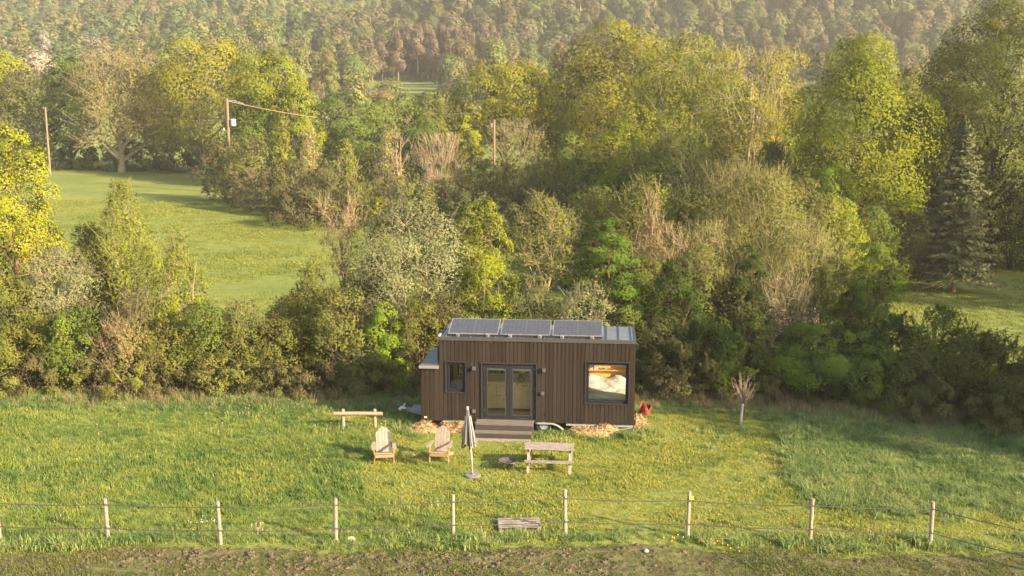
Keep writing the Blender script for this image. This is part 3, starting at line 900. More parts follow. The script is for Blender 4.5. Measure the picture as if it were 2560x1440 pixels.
# ------------------------------------------------------------------ trees and shrubs
def tubes(P0, P1, r0, r1, k):
    P0 = np.asarray(P0); P1 = np.asarray(P1); r0 = np.asarray(r0)[:, None, None]; r1 = np.asarray(r1)[:, None, None]
    d = P1 - P0; L = np.linalg.norm(d, axis=1, keepdims=True); d = d / np.maximum(L, 1e-6)
    ref = np.where(np.abs(d[:, 2:3]) > .9, np.array([[1.0, 0, 0]]), np.array([[0, 0, 1.0]]))
    x = np.cross(d, ref); x /= np.linalg.norm(x, axis=1, keepdims=True); y = np.cross(d, x)
    a = np.arange(k) * 2 * math.pi / k
    ring = x[:, None, :] * np.cos(a)[None, :, None] + y[:, None, :] * np.sin(a)[None, :, None]
    V = np.concatenate([P0[:, None] + ring * r0, P1[:, None] + ring * r1], 1)
    m = len(P0); b = (np.arange(m) * 2 * k)[:, None]
    j = np.arange(k)[None]; j2 = (j + 1) % k
    F = np.stack([b + j, b + j2, b + k + j2, b + k + j], -1).reshape(-1, 4)
    return V.reshape(-1, 3), F

def leaf_quads(g, C, out, size, flat=.3, aspect=.75, jitter=1.0):
    n = len(C)
    nr = g.normal(size=(n, 3)) * jitter + out * .9 + np.array([0, 0, flat])
    nr /= np.linalg.norm(nr, axis=1, keepdims=True)
    t = np.cross(nr, g.normal(size=(n, 3))); t /= np.linalg.norm(t, axis=1, keepdims=True) + 1e-9
    b = np.cross(nr, t)
    s = (size * g.uniform(.6, 1.45, n))[:, None]
    fold = nr * s * .12
    V = np.stack([C - t * s * .5, C + b * s * .5 * aspect + fold, C + t * s * .5, C - b * s * .5 * aspect + fold], 1).reshape(-1, 3)
    nn = out + np.array([0, 0, flat * .5]); nn = nn / (np.linalg.norm(nn, axis=1, keepdims=True) + 1e-9)
    return V, np.arange(n * 4).reshape(-1, 4), np.repeat(nn, 4, 0)

def leaf_tris(g, C, out, size, flat=.3, aspect=.85, jitter=1.0):
    """One pointed leaf-sized face per leaf, with the direction its clump faces."""
    n = len(C)
    nr = g.normal(size=(n, 3)) * jitter + out * .9 + np.array([0, 0, flat])
    nr /= np.linalg.norm(nr, axis=1, keepdims=True)
    t = np.cross(nr, g.normal(size=(n, 3))); t /= np.linalg.norm(t, axis=1, keepdims=True) + 1e-9
    b = np.cross(nr, t)
    s = (size * g.uniform(.6, 1.45, n))[:, None]
    V = np.stack([C - t * s * .45 + b * s * .5 * aspect, C + t * s * .62, C - t * s * .45 - b * s * .5 * aspect], 1).reshape(-1, 3)
    nn = out + np.array([0, 0, flat * .5]); nn = nn / (np.linalg.norm(nn, axis=1, keepdims=True) + 1e-9)
    return V, np.arange(n * 3).reshape(-1, 3), np.repeat(nn, 3, 0)

PROFILE = {
    'broad': lambda t: np.interp(t, [0, .15, .4, .65, .85, 1], [.55, .85, 1, .93, .65, .22]),
    'round': lambda t: np.sqrt(np.clip(1 - (2 * t - 1) ** 2, 0.03, 1)),
    'egg': lambda t: np.interp(t, [0, .12, .35, .6, .85, 1], [.5, .88, 1, .78, .42, .1]),
    'column': lambda t: np.interp(t, [0, .2, .5, .8, 1], [.85, 1, .95, .75, .25]),
    'vase': lambda t: np.interp(t, [0, .3, .6, .85, 1], [.25, .55, .9, 1, .55]),
    'shrub': lambda t: np.interp(t, [0, .25, .55, .8, 1], [.9, 1, .88, .6, .2]),
    'spiky': lambda t: np.interp(t, [0, .2, .45, .7, 1], [.8, 1, .72, .42, .10]),
}
def grow(seed, h, w, Y, kind='broad', base=.2, lobes=20, cov=2.6, twigs=0, flatten=.75, stems=1, lean=0.0, leafpx=1.75, vert=1.0, limb=1.0, depth=1.0):
    """A tapered trunk, limbs to every lobe of the crown, twigs, and leaf-sized faces in clumps. Returns two meshes' arrays."""
    g = np.random.default_rng(seed)
    w = w * 1.2
    fpx = FPX * .4
    lsize = max(.062, (min(leafpx, 1.75) if Y < 60 and leafpx < 4 else leafpx) * Y / fpx)
    prof = PROFILE[kind]
    cz0 = base * h; ch = h - cz0
    t = (np.arange(lobes) + g.uniform(.2, .8, lobes)) / lobes
    t = .06 + .88 * t
    ang = np.arange(lobes) * 2.39996 + g.uniform(-.5, .5, lobes)
    lr = np.minimum(w, ch * 1.1) * g.uniform(.15, .26, lobes) * np.clip(.6 + .5 * prof(t), .5, 1.1)
    rad = np.clip(prof(t) * w / 2 - lr * .55, 0, None) * np.sqrt(g.uniform(.28, 1.0, lobes))
    LC = np.stack([np.cos(ang) * rad, np.sin(ang) * rad * depth, cz0 + t * ch], -1)
    LC[:, 2] = np.minimum(LC[:, 2], h - lr * .55)
    LC[:, 0] += lean * LC[:, 2]
    # sub-clumps on each lobe
    per = 12
    d = g.normal(size=(lobes, per, 3)); d[..., 2] = d[..., 2] * .8 + .25
    d /= np.linalg.norm(d, axis=-1, keepdims=True)
    SC = LC[:, None] + d * (lr[:, None, None] * g.uniform(.82, 1.05, (lobes, per, 1))) * np.array([1, 1, flatten * vert])
    SC[..., 2] = np.maximum(SC[..., 2], .08 * h * min(base, .3) + .05)
    flatSC = SC.reshape(-1, 3); lrs = np.repeat(lr, per)
    # ---- wood
    A0, A1, R0, R1 = [], [], [], []
    B0, B1, Q0, Q1 = [], [], [], []
    r_base = .017 * h * limb / math.sqrt(stems)
    tops = []
    for s in range(stems):
        a = s * 2.4 + seed; sp = 0 if stems == 1 else g.uniform(.25, .6) * w / 2
        top = np.array([math.cos(a) * sp + lean * h, math.sin(a) * sp * depth, h * g.uniform(.75, .88)])
        b0 = np.array([math.cos(a) * sp * .15, math.sin(a) * sp * .15, -.15])
        npt = 6
        pts = [b0 + (top - b0) * q + np.array([*g.normal(size=2), 0]) * .012 * h * (q > 0) for q in np.linspace(0, 1, npt)]
        rs = r_base * (1 - .88 * np.linspace(0, 1, npt)); rs[0] *= 1.35
        for i in range(npt - 1):
            A0.append(pts[i]); A1.append(pts[i + 1]); R0.append(rs[i]); R1.append(rs[i + 1])
        tops.append((np.array(pts), rs))
    for i in range(lobes):
        pts, rs = tops[i % stems]
        zt = max(cz0 * .55, LC[i, 2] - (.45 * np.hypot(LC[i, 0], LC[i, 1]) + .12 * h))
        q = np.clip(zt / max(pts[-1][2], .1), .12 if stems == 1 else .05, .95)
        idx = q * (len(pts) - 1); i0 = int(min(idx, len(pts) - 2)); fr_ = idx - i0
        p0 = pts[i0] * (1 - fr_) + pts[i0 + 1] * fr_; rp = (rs[i0] * (1 - fr_) + rs[i0 + 1] * fr_)
        p1 = LC[i]; mid = (p0 + p1) / 2 + np.array([*g.normal(size=2) * .05, .06]) * np.linalg.norm(p1 - p0)
        q1 = p0 * .25 + mid * .5 + p1 * .25
        rb = min(rp * .62, .011 * h * limb)
        for a_, b_, ra, rb_ in ((p0, q1, rb, rb * .62), (q1, p1, rb * .62, rb * .28)):
            A0.append(a_); A1.append(b_); R0.append(ra); R1.append(rb_)
        for j in range(per):
            B0.append(LC[i] * .8 + q1 * .2); B1.append(SC[i, j]); Q0.append(rb * .25); Q1.append(rb * .1)
    twr = max(.006, .00012 * Y)
    if twigs:
        nt_ = twigs
        src = g.integers(0, len(flatSC), nt_)
        p0 = flatSC[src] - (flatSC[src] - np.repeat(LC, per, 0)[src]) * g.uniform(0, .8, (nt_, 1))
        o_ = flatSC[src] - np.array([lean * h * .5, 0, cz0 + ch * .25]); o_ /= np.linalg.norm(o_, axis=1, keepdims=True) + 1e-9
        dd = o_ * .9 + g.normal(size=(nt_, 3)) * .55 + np.array([0, 0, .55 * vert])
        dd /= np.linalg.norm(dd, axis=1, keepdims=True)
        L = (g.uniform(.35, 1.15, nt_) * lrs[src])[:, None]
        p1 = p0 + dd * L
        p1[:, 2] = np.minimum(p1[:, 2], h * 1.03)
        TW = (p0, p1, np.full(nt_, twr * 1.5), np.full(nt_, twr * .6))
    V1, F1 = tubes(A0, A1, R0, R1, 6)
    V2, F2 = tubes(B0, B1, np.maximum(Q0, twr * 1.3), np.maximum(Q1, twr), 3)
    Vs, Fs = [V1, V2], [F1, F2 + len(V1)]
    if twigs:
        V3, F3 = tubes(*TW, 3)
        Vs.append(V3); Fs.append(F3 + len(V1) + len(V2))
    wood = (np.concatenate(Vs), np.concatenate(Fs))
    # ---- leaves
    crown = None
    if cov > 0:
        n = int(1.06 * cov * w * ch * .72 / (lsize * lsize * .375))
        n = min(n, 70000)
        sd = d.reshape(-1, 3)
        oc = flatSC - np.array([lean * h * .5, 0, cz0 + ch * .42]); oc /= np.linalg.norm(oc, axis=1, keepdims=True) + 1e-9
        wts = lrs ** 2 * np.clip(.38 + (sd * oc).sum(1), .06, None); wts = wts * g.uniform(.5, 1.5, len(wts)); wts /= wts.sum()
        ci = g.choice(len(flatSC), n, p=wts)
        off = g.normal(size=(n, 3)) * (lrs[ci] * .235)[:, None] * np.array([1, 1, flatten * vert])
        off = off * 1.3; nd = sd[ci]; off = off - nd * ((off * nd).sum(1, keepdims=True) * .68 + .5 * (off ** 2).sum(1, keepdims=True) / lrs[ci][:, None])
        C = flatSC[ci] + off
        if twigs:
            m_ = int(n * .35); tj = g.integers(0, len(TW[0]), m_); q = g.uniform(.25, 1.05, (m_, 1))
            C[:m_] = TW[0][tj] * (1 - q) + TW[1][tj] * q + g.normal(size=(m_, 3)) * lsize * .35
        C[:, 2] = np.maximum(C[:, 2], .03)
        ctr = np.array([lean * h * .5, 0, cz0 + ch * .4])
        out = C - ctr; out /= np.linalg.norm(out, axis=1, keepdims=True) + 1e-9
        loc_ = C - np.repeat(LC, per, 0)[ci]; loc_ /= np.linalg.norm(loc_, axis=1, keepdims=True) + 1e-9
        crown = leaf_tris(g, C, out * .40 + loc_ * .95, lsize, .35, .8, .42)
    return wood, crown

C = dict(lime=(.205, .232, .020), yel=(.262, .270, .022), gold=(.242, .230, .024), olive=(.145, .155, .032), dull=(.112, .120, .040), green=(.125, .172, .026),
         dark=(.055, .085, .020), grey=(.205, .215, .100), tan=(.22, .192, .065), pink=(.25, .195, .11), white=(.50, .44, .36), brown=(.122, .108, .046),
         bright=(.175, .250, .024), deep=(.092, .142, .022), mid=(.130, .165, .032), blond=(.33, .30, .085), tanolive=(.165, .175, .042))
TW = dict(tan=(.22, .18, .10), grey=(.14, .12, .085), dark=(.05, .04, .028), pink=(.26, .18, .12), pale=(.28, .23, .155), brown=(.12, .08, .05))

SEED = [100]
def plant(name, cat, label, loc, h, w, leaf, wood, group=None, **kw):
    SEED[0] += 1
    wd, cr = grow(SEED[0], h, w, loc[1], **kw)
    t = thing(name, label, cat, loc, random.uniform(-.25, .25), group)
    tr = link_mesh('trunk' if kw.get('stems', 1) == 1 else 'stems', np_mesh('wood', wd[0], wd[1], [BARK]), t)
    tr.color = (*TW[wood], 1)
    if cr is not None:
        c = link_mesh('crown', np_mesh('crown', cr[0], cr[1], [LEAF], clump=cr[2]), t)
        c.color = (*C[leaf], 1)
    return t
def spot(u, vtop, wpx, Y):
    x, _, zt = at_y(u, vtop, Y)
    z0 = hz(x, Y)
    dep = Y * math.cos(PITCH) + (CAM_H - z0) * math.sin(PITCH)
    return (x, Y, z0 - .05), zt - z0, wpx * dep / FPX
def P(name, cat, Y, u, vtop, wpx, leaf, wood, label, group=None, **kw):
    loc, h, w = spot(u, vtop, wpx, Y)
    return plant(name, cat, label, loc, h, w, leaf, wood, group, **kw)

SH = dict(kind='shrub', base=.03, stems=4, lobes=18, flatten=.8)
UP = dict(kind='spiky', base=.05, stems=5, lobes=20, vert=1.9, twigs=220)
TWG = dict(kind='round', base=.08, stems=6, lobes=20, cov=.9, twigs=700, vert=1.2)
OAK = dict(kind='broad', base=.16, lobes=26, cov=2.7)
BARE = dict(kind='vase', base=.2, lobes=16, cov=0, twigs=700, vert=1.2)

# hedge left of and behind the house
HG = 'shrubs of the hedge behind the house'
P('shrub', 'shrub', 42.5, 30, 690, 190, 'olive', 'tan', 'olive shrub with pale twigs at the left edge below the bright maple', HG, **SH, cov=2.4, twigs=250)
P('hawthorn', 'shrub', 43.5, 150, 625, 220, 'grey', 'pale', 'greyish hawthorn with whitish blossom and pale twigs left of the tall upright sapling', HG, **SH, cov=1.4, twigs=600)
P('shrub', 'shrub', 40.6, 45, 800, 200, 'olive', 'brown', 'low olive bush at the left end of the hedge, above the meadow grass', HG, **SH, cov=2.6, twigs=150)
P('shrub', 'shrub', 40.9, 190, 770, 190, 'mid', 'dark', 'dark green bush around the bright lime shoots in the left hedge', HG, **SH, cov=2.6, twigs=120)
P('young_maple', 'shrub', 39.9, 150, 785, 95, 'bright', 'brown', 'small bright lime young maple growing out of the left hedge', HG, **UP, cov=1.2)
P('young_maple', 'shrub', 39.8, 8, 850, 70, 'bright', 'brown', 'bright lime shoots at the very left edge of the hedge', HG, **UP, cov=1.5)
P('cherry_sapling', 'tree', 44.5, 300, 452, 200, 'lime', 'tan', 'tall pale green sapling with upright shoots rising from the left hedge', None, kind='spiky', base=.30, stems=3, lobes=24, vert=1.9, twigs=420, cov=1.15)
P('plum_sapling', 'tree', 42.2, 440, 572, 165, 'lime', 'tan', 'yellow green upright shrub right of the tall sapling in the left hedge', None, kind='spiky', base=.10, stems=4, lobes=24, vert=1.8, twigs=380, cov=1.35)
P('shrub', 'shrub', 46.5, 222, 555, 140, 'dull', 'brown', 'dull olive shrub half behind the tall upright sapling', HG, **SH, cov=1.8, twigs=250)
P('hawthorn', 'shrub', 39.9, 300, 800, 150, 'tan', 'pink', 'pinkish twiggy hawthorn with faded blossom in front of the left hedge', HG, **SH, cov=1.2, twigs=500)
P('shrub', 'shrub', 41.3, 330, 720, 150, 'brown', 'tan', 'brown twiggy thicket below the tall upright sapling', HG, **SH, cov=1.3, twigs=500)
P('shrub', 'shrub', 40.5, 395, 800, 150, 'olive', 'brown', 'olive bush under the yellow green upright shrub', HG, **SH, cov=2.3, twigs=160)
P('shrub', 'shrub', 40.9, 505, 760, 160, 'mid', 'brown', 'mid green bush right of the yellow green upright shrub', HG, **SH, cov=2.4, twigs=160)
P('shrub', 'shrub', 41.2, 605, 752, 160, 'tanolive', 'tan', 'brownish bush with a few white blossoms where the hedge dips', HG, **SH, cov=1.7, twigs=380)
P('shrub', 'shrub', 40.7, 690, 795, 150, 'olive', 'brown', 'brown green bush in the lowest dip of the hedge', HG, **SH, cov=2.0, twigs=300)
P('shrub', 'shrub', 42.0, 775, 665, 145, 'olive', 'brown', 'tall olive bush below the bare pinkish sapling', HG, **SH, cov=2.3, twigs=260)
P('shrub', 'shrub', 40.4, 850, 715, 170, 'tanolive', 'brown', 'bush of small bronze leaves left of the house', HG, **SH, cov=2.3, twigs=200)
P('bare_sapling', 'tree', 46.0, 850, 482, 120, 'tan', 'pink', 'bare pinkish sapling with a few buds above the hedge', None, kind='vase', base=.42, stems=1, lobes=14, cov=.22, twigs=420, vert=1.4)
P('willow', 'tree', 44.2, 1025, 512, 290, 'grey', 'pale', 'broad grey green willow behind the left half of the house', None, kind='broad', base=.05, stems=4, lobes=30, cov=2.5, twigs=200)
P('shrub', 'shrub', 40.2, 965, 755, 110, 'bright', 'brown', 'bright green bush beside the left end of the house', HG, **SH, cov=2.3)
P('shrub', 'shrub', 39.9, 900, 850, 130, 'dull', 'brown', 'low dull bush at the hedge foot left of the annex', HG, **SH, cov=2.3, twigs=150)
P('shrub', 'shrub', 40.6, 1045, 740, 130, 'olive', 'brown', 'olive brush behind the grey annex roof', HG, **SH, cov=2.2, twigs=150)
P('young_maple', 'tree', 46.5, 1205, 488, 140, 'lime', 'tan', 'slim yellow green young maple behind the solar panels', None, kind='column', base=.22, stems=2, lobes=22, cov=1.9, twigs=120)
P('shrub', 'shrub', 43.0, 1215, 640, 190, 'lime', 'tan', 'yellow green brush at the foot of the slim maple', HG, **SH, cov=2.0, twigs=120)
P('shrub', 'shrub', 41.5, 1120, 735, 140, 'dull', 'brown', 'dull brush behind the left solar panel', HG, **SH, cov=2.0, twigs=300)
P('young_ash', 'tree', 48.0, 1352, 482, 145, 'tanolive', 'tan', 'slender olive tree with a bare lower trunk behind the middle of the house', None, kind='broad', base=.5, stems=2, lobes=18, cov=1.3, twigs=300)
P('shrub', 'shrub', 42.4, 1340, 690, 170, 'dull', 'tan', 'twiggy dull bush behind the middle solar panel', HG, **SH, cov=1.5, twigs=420)
P('hornbeam', 'tree', 43.5, 1515, 522, 190, 'deep', 'brown', 'rich green hornbeam with layered branches behind the right half of the house', None, kind='egg', base=.08, stems=2, lobes=32, cov=2.4, flatten=.28)
P('shrub', 'shrub', 41.6, 1460, 705, 190, 'grey', 'tan', 'greyish sallow bush just behind the right solar panel', HG, **SH, cov=1.8, twigs=250)
P('shrub', 'shrub', 41.2, 1570, 760, 120, 'mid', 'brown', 'green bush behind the zinc end of the roof', HG, **SH, cov=2.2)
P('sapling', 'tree', 50.0, 940, 482, 95, 'lime', 'tan', 'small yellow green sapling behind the grey willow', None, **UP, cov=1.3)
P('bronze_shrub', 'shrub', 49.0, 1630, 468, 130, 'tan', 'pink', 'tan shrub with reddish twigs and new bronze leaves right of the hornbeam', None, kind='spiky', base=.1, stems=5, lobes=20, vert=1.7, twigs=600, cov=.7)
P('shrub', 'shrub', 46.0, 1680, 560, 140, 'tan', 'pink', 'pinkish twiggy bush below the bronze shrub', HG, **TWG)
# right-hand hedge
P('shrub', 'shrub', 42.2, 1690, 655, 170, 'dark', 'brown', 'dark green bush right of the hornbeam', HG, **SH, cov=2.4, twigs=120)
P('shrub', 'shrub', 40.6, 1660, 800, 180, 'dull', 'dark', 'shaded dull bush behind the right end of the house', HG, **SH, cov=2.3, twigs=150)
P('sallow', 'tree', 51.0, 1880, 410, 275, 'tanolive', 'tan', 'large round tan sallow full of fine twigs right of the house', None, kind='round', base=.06, stems=7, lobes=34, cov=1.7, twigs=1300, vert=1.2)
P('sallow', 'tree', 47.0, 1770, 560, 190, 'tanolive', 'tan', 'twiggy brown green sallow in front of the large tan one', None, **TWG)
P('ivy_tree', 'tree', 43.6, 1882, 600, 90, 'dark', 'brown', 'ivy covered stem standing in the right hedge', None, kind='column', base=.05, stems=1, lobes=18, cov=2.2)
P('sallow', 'tree', 46.0, 2010, 560, 210, 'tanolive', 'tan', 'twiggy olive sallow between the ivy stem and the green hazel', None, **TWG)
P('shrub', 'shrub', 43.0, 1960, 690, 200, 'brown', 'tan', 'brown thicket of bare branches in front of the pale shed', HG, kind='shrub', base=.05, stems=6, lobes=16, cov=.7, twigs=600)
P('hazel', 'tree', 43.5, 2195, 595, 160, 'green', 'brown', 'fresh green hazel at the right end of the tan sallows', None, kind='egg', base=.05, stems=4, lobes=26, cov=2.2, flatten=.5)
P('ivy_tree', 'tree', 42.6, 2130, 700, 80, 'dark', 'brown', 'low ivy covered stump beside the green hazel', None, kind='column', base=.05, stems=1, lobes=14, cov=2.2)
P('shrub', 'shrub', 40.4, 1890, 775, 130, 'green', 'brown', 'leafy green spray in the shaded right hedge', HG, **SH, cov=1.9)
P('field_maple', 'shrub', 39.2, 2075, 800, 300, 'green', 'dark', 'broad green field maple bush in the middle of the shaded right hedge', HG, kind='shrub', base=.03, stems=5, lobes=26, cov=2.7, flatten=.55)
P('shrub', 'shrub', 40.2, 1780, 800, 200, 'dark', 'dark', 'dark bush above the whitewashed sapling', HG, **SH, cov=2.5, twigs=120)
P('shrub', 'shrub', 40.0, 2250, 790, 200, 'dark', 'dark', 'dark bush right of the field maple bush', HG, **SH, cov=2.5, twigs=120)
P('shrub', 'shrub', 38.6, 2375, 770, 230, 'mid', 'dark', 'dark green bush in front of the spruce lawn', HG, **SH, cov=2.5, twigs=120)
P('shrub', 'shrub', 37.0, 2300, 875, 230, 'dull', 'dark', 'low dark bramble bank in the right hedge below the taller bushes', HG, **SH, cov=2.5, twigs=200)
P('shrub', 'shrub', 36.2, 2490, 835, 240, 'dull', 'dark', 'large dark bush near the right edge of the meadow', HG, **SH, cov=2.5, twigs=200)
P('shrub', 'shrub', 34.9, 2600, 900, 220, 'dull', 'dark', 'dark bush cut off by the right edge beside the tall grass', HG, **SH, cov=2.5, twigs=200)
for a in [(38.0, 2180, 860, 220, 'green', 'leafy green bank at the foot of the hazel'), (37.4, 2430, 830, 220, 'mid', 'mid green mound of bramble in front of the far right bushes'),
          (35.6, 2380, 945, 240, 'dull', 'low bramble mound creeping out over the tall grass'), (34.4, 2530, 985, 220, 'dull', 'low bramble mound at the right edge over the tall grass'),
          (39.5, 1985, 850, 180, 'mid', 'green bush left of the field maple bush'), (39.4, 1710, 850, 190, 'dull', 'dull low bush right of the red bucket'), (39.4, 1850, 860, 180, 'green', 'green low bush behind the pollard sapling')]:
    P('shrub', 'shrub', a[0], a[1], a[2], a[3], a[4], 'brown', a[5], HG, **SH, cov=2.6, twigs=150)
# low brambles at the hedge foot
BR = 'low brambles at the foot of the hedge'
br_rng = random.Random(21)
HM_ = [(10, 'left edge of the picture'), (85, 'leftmost lime shoots'), (150, 'bright lime young maple'), (235, 'dark green bush'), (310, 'pinkish hawthorn'), (385, 'tall pale sapling'), (460, 'yellow green upright shrub'), (535, 'mid green bush'), (610, 'bush with white blossoms'), (690, 'dip of the hedge'), (760, 'tall olive bush'), (840, 'bare pinkish sapling'), (910, 'low dull bush'), (985, 'bright green bush by the house'), (1060, 'annex'), (1640, 'right end of the house roof'), (1720, 'dark green bush by the hornbeam'), (1800, 'brown green sallow'), (1880, 'ivy covered stem'), (1960, 'brown thicket'), (2040, 'left half of the field maple bush'), (2120, 'right half of the field maple bush'), (2200, 'green hazel'), (2280, 'bramble bank')]
for i, u in enumerate(range(10, 1060, 75)):
    Y = 39.2 + br_rng.uniform(-.25, .5)
    P('bramble', 'bramble', Y, u, 898 + br_rng.uniform(-18, 18), 120, br_rng.choice(['dull', 'olive', 'tanolive', 'brown']), 'brown', 'low sunlit bramble below the %s' % min(HM_, key=lambda q: abs(q[0] - u))[1], BR, kind='shrub', base=.0, stems=4, lobes=10, cov=2.0, twigs=200)
for i, u in enumerate(range(1640, 2300, 80)):
    Y = 38.6 - max(0, u - 1900) * .0032 + br_rng.uniform(-.2, .3)
    P('bramble', 'bramble', Y, u, 925 + max(0, u - 1900) * .05 + br_rng.uniform(-15, 15), 130, br_rng.choice(['dull', 'dark', 'brown']), 'dark', 'low shaded bramble below the %s' % min(HM_, key=lambda q: abs(q[0] - u))[1], BR, kind='shrub', base=.0, stems=4, lobes=10, cov=2.0, twigs=200)
# bright maple at the left edge, beyond the hedge
P('maple_tree', 'tree', 54.0, 10, 305, 190, 'yel', 'brown', 'bright yellow leaved maple cut off by the left edge', None, kind='broad', base=.12, lobes=34, cov=2.2)

# scrub bank on the far side of the meadow
SB = 'scrub along the far side of the meadow'
for a in [
    (127, 555, 352, 120, 'tanolive', 'brown', 'dull willow scrub at the left end of the bank under the transformer pole', SH, 1.7, 300),
    (122, 640, 345, 150, 'tanolive', 'brown', 'brown green willow scrub right of the transformer pole', SH, 1.6, 380),
    (121, 706, 292, 85, 'yel', 'tan', 'yellow catkin willow standing up from the scrub bank', UP, 1.3, None),
    (120, 770, 315, 90, 'blond', 'pink', 'straw yellow twiggy bush beside the catkin willow', UP, .8, None),
    (112, 735, 400, 150, 'dull', 'brown', 'dark brownish bush at the meadow edge of the scrub bank', SH, 1.7, 400),
    (116, 640, 420, 150, 'brown', 'tan', 'brown thicket on the meadow edge below the transformer pole', SH, 1.4, 500),
    (110, 860, 352, 120, 'lime', 'tan', 'pale green sallow left of the dead forked tree', UP, 1.2, None),
    (116, 965, 330, 110, 'blond', 'tan', 'pale tan budding tree right of the pale green sallow', UP, .7, None),
    (108, 820, 420, 170, 'dull', 'tan', 'dull bush at the lower end of the meadow edge', SH, 1.6, 420),
    (104, 900, 455, 190, 'olive', 'tan', 'olive bush behind the bare pinkish sapling', SH, 1.6, 420),
    (103, 1010, 440, 190, 'tanolive', 'tan', 'brown green bush behind the grey willow', SH, 1.6, 420),
    (101, 760, 470, 150, 'dull', 'brown', 'dull thicket hanging over the meadow at the corner of the scrub bank', SH, 1.7, 420),
    (104, 1110, 450, 170, 'dull', 'brown', 'dull undergrowth below the bare reddish tree', SH, 1.7, 300),
    (122, 1295, 300, 150, 'tanolive', 'tan', 'rounded tan twiggy tree right of the wooden pole', TWG, None, None),
    (112, 1290, 410, 170, 'dull', 'brown', 'dark scrub at the foot of the wooden pole', SH, 1.9, 250),
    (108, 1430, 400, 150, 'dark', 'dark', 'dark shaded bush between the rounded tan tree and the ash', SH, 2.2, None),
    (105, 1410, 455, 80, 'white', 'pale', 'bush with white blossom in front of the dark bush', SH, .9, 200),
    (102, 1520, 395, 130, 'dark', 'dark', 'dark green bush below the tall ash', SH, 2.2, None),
    (98, 1330, 480, 220, 'dull', 'dark', 'low dull scrub behind the slender olive tree', SH, 2.0, 200),
    (98, 1600, 455, 200, 'olive', 'brown', 'olive scrub behind the hornbeam', SH, 2.0, 200),
    (118, 1430, 330, 130, 'mid', 'brown', 'mid green small tree above the dark shaded bush', SH, 2.1, None)]:
    kw = dict(a[7])
    if a[8] is not None: kw['cov'] = a[8]
    if a[9] is not None: kw['twigs'] = a[9]
    P('shrub', 'shrub', a[0], a[1], a[2], a[3], a[4], a[5], a[6], SB, **kw)
P('dead_tree', 'tree', 113, 1000, 288, 75, 'tan', 'pink', 'dead pinkish forked tree standing above the scrub bank', None, kind='vase', base=.3, lobes=9, cov=0, twigs=90, stems=2, limb=1.3)
P('bare_tree', 'tree', 106, 1100, 335, 130, 'tan', 'pink', 'bare reddish tree with spreading branches left of the wooden pole', None, kind='vase', base=.15, lobes=16, cov=0, twigs=700, stems=3, vert=1.3)
P('oak_tree', 'tree', 135, 1262, 158, 260, 'gold', 'brown', 'golden leaved oak above the wooden pole', None, kind='broad', base=.35, lobes=28, cov=2.4)
P('oak_tree', 'tree', 128, 1172, 262, 78, 'yel', 'brown', 'narrow column of yellow oak leaves left of the wooden pole', None, kind='column', base=.1, lobes=20, cov=2.3)
P('oak_tree', 'tree', 138, 1395, 215, 150, 'yel', 'brown', 'smaller yellow green tree at the right side of the golden oak', None, kind='broad', base=.2, lobes=20, cov=2.2)
P('oak_tree', 'tree', 142, 1345, 165, 130, 'lime', 'brown', 'pale green tree top just behind the golden oak', None, kind='broad', base=.3, lobes=16, cov=2.0)
# tall trees right of centre
P('oak_tree', 'tree', 128, 1555, 58, 310, 'gold', 'brown', 'tall golden brown oak left of the pale stemmed ash', None, kind='broad', base=.12, lobes=34, cov=2.4)
P('oak_tree', 'tree', 136, 1450, 120, 150, 'tanolive', 'brown', 'olive brown tree on the left shoulder of the tall golden oak', None, kind='broad', base=.12, lobes=22, cov=2.0)
P('ash_tree', 'tree', 98, 1720, 95, 300, 'lime', 'pale', 'tall airy ash with pale forked stems showing through its crown', None, kind='broad', base=.12, stems=5, lobes=38, cov=2.0, twigs=400, limb=1.45)
P('ash_tree', 'tree', 93, 1870, 120, 230, 'gold', 'pale', 'thin crowned ash with bare branches between the airy ash and the lime green maple', None, kind='vase', base=.2, stems=4, lobes=28, cov=1.2, twigs=700, limb=1.5)
P('lime_tree', 'tree', 92, 1590, 250, 180, 'lime', 'brown', 'fresh green tree in front of the tall golden oak', None, kind='broad', base=.05, lobes=26, cov=2.2)
P('lime_tree', 'tree', 88, 1690, 330, 200, 'lime', 'pale', 'yellow green lower tree in front of the airy ash', None, kind='broad', base=.05, lobes=26, cov=1.5, stems=3, twigs=300)
P('oak_tree', 'tree', 104, 1955, 110, 120, 'gold', 'pink', 'thin golden tree with bare pink twigs left of the lime green maple', None, kind='vase', base=.2, lobes=18, cov=.9, twigs=350)
for a in [(150, 1640, 150, 210, 'olive', 'olive tree filling the gap behind the airy ash'), (140, 1790, 170, 220, 'green', 'green tree seen through the stems of the airy ash'),
          (135, 1930, 200, 220, 'olive', 'olive green tree seen through the thin crowned ash'), (118, 1850, 260, 240, 'mid', 'mid green tree low behind the thin crowned ash'),
          (125, 2020, 230, 170, 'green', 'green tree in the gap left of the large lime green maple'), (140, 2330, 200, 190, 'tanolive', 'tan olive tree in the gap between maple and right edge')]:
    P('broadleaf_tree', 'tree', a[0], a[1], a[2], a[3], a[4], 'brown', a[5], None, kind='broad', base=.05, lobes=28, cov=2.2)
P('shrub', 'tree', 82, 1790, 400, 240, 'tanolive', 'tan', 'brown green thicket below the pale stemmed ash', None, **TWG)
P('maple_tree', 'tree', 77, 2155, 92, 365, 'lime', 'brown', 'large lime green maple left of the spruce', None, kind='egg', base=.10, lobes=44, cov=2.6)
P('maple_tree', 'tree', 73, 2090, 400, 110, 'bright', 'brown', 'bright green lower branches of a young maple in front of the large lime green one', None, kind='column', base=.15, lobes=20, cov=2.1)
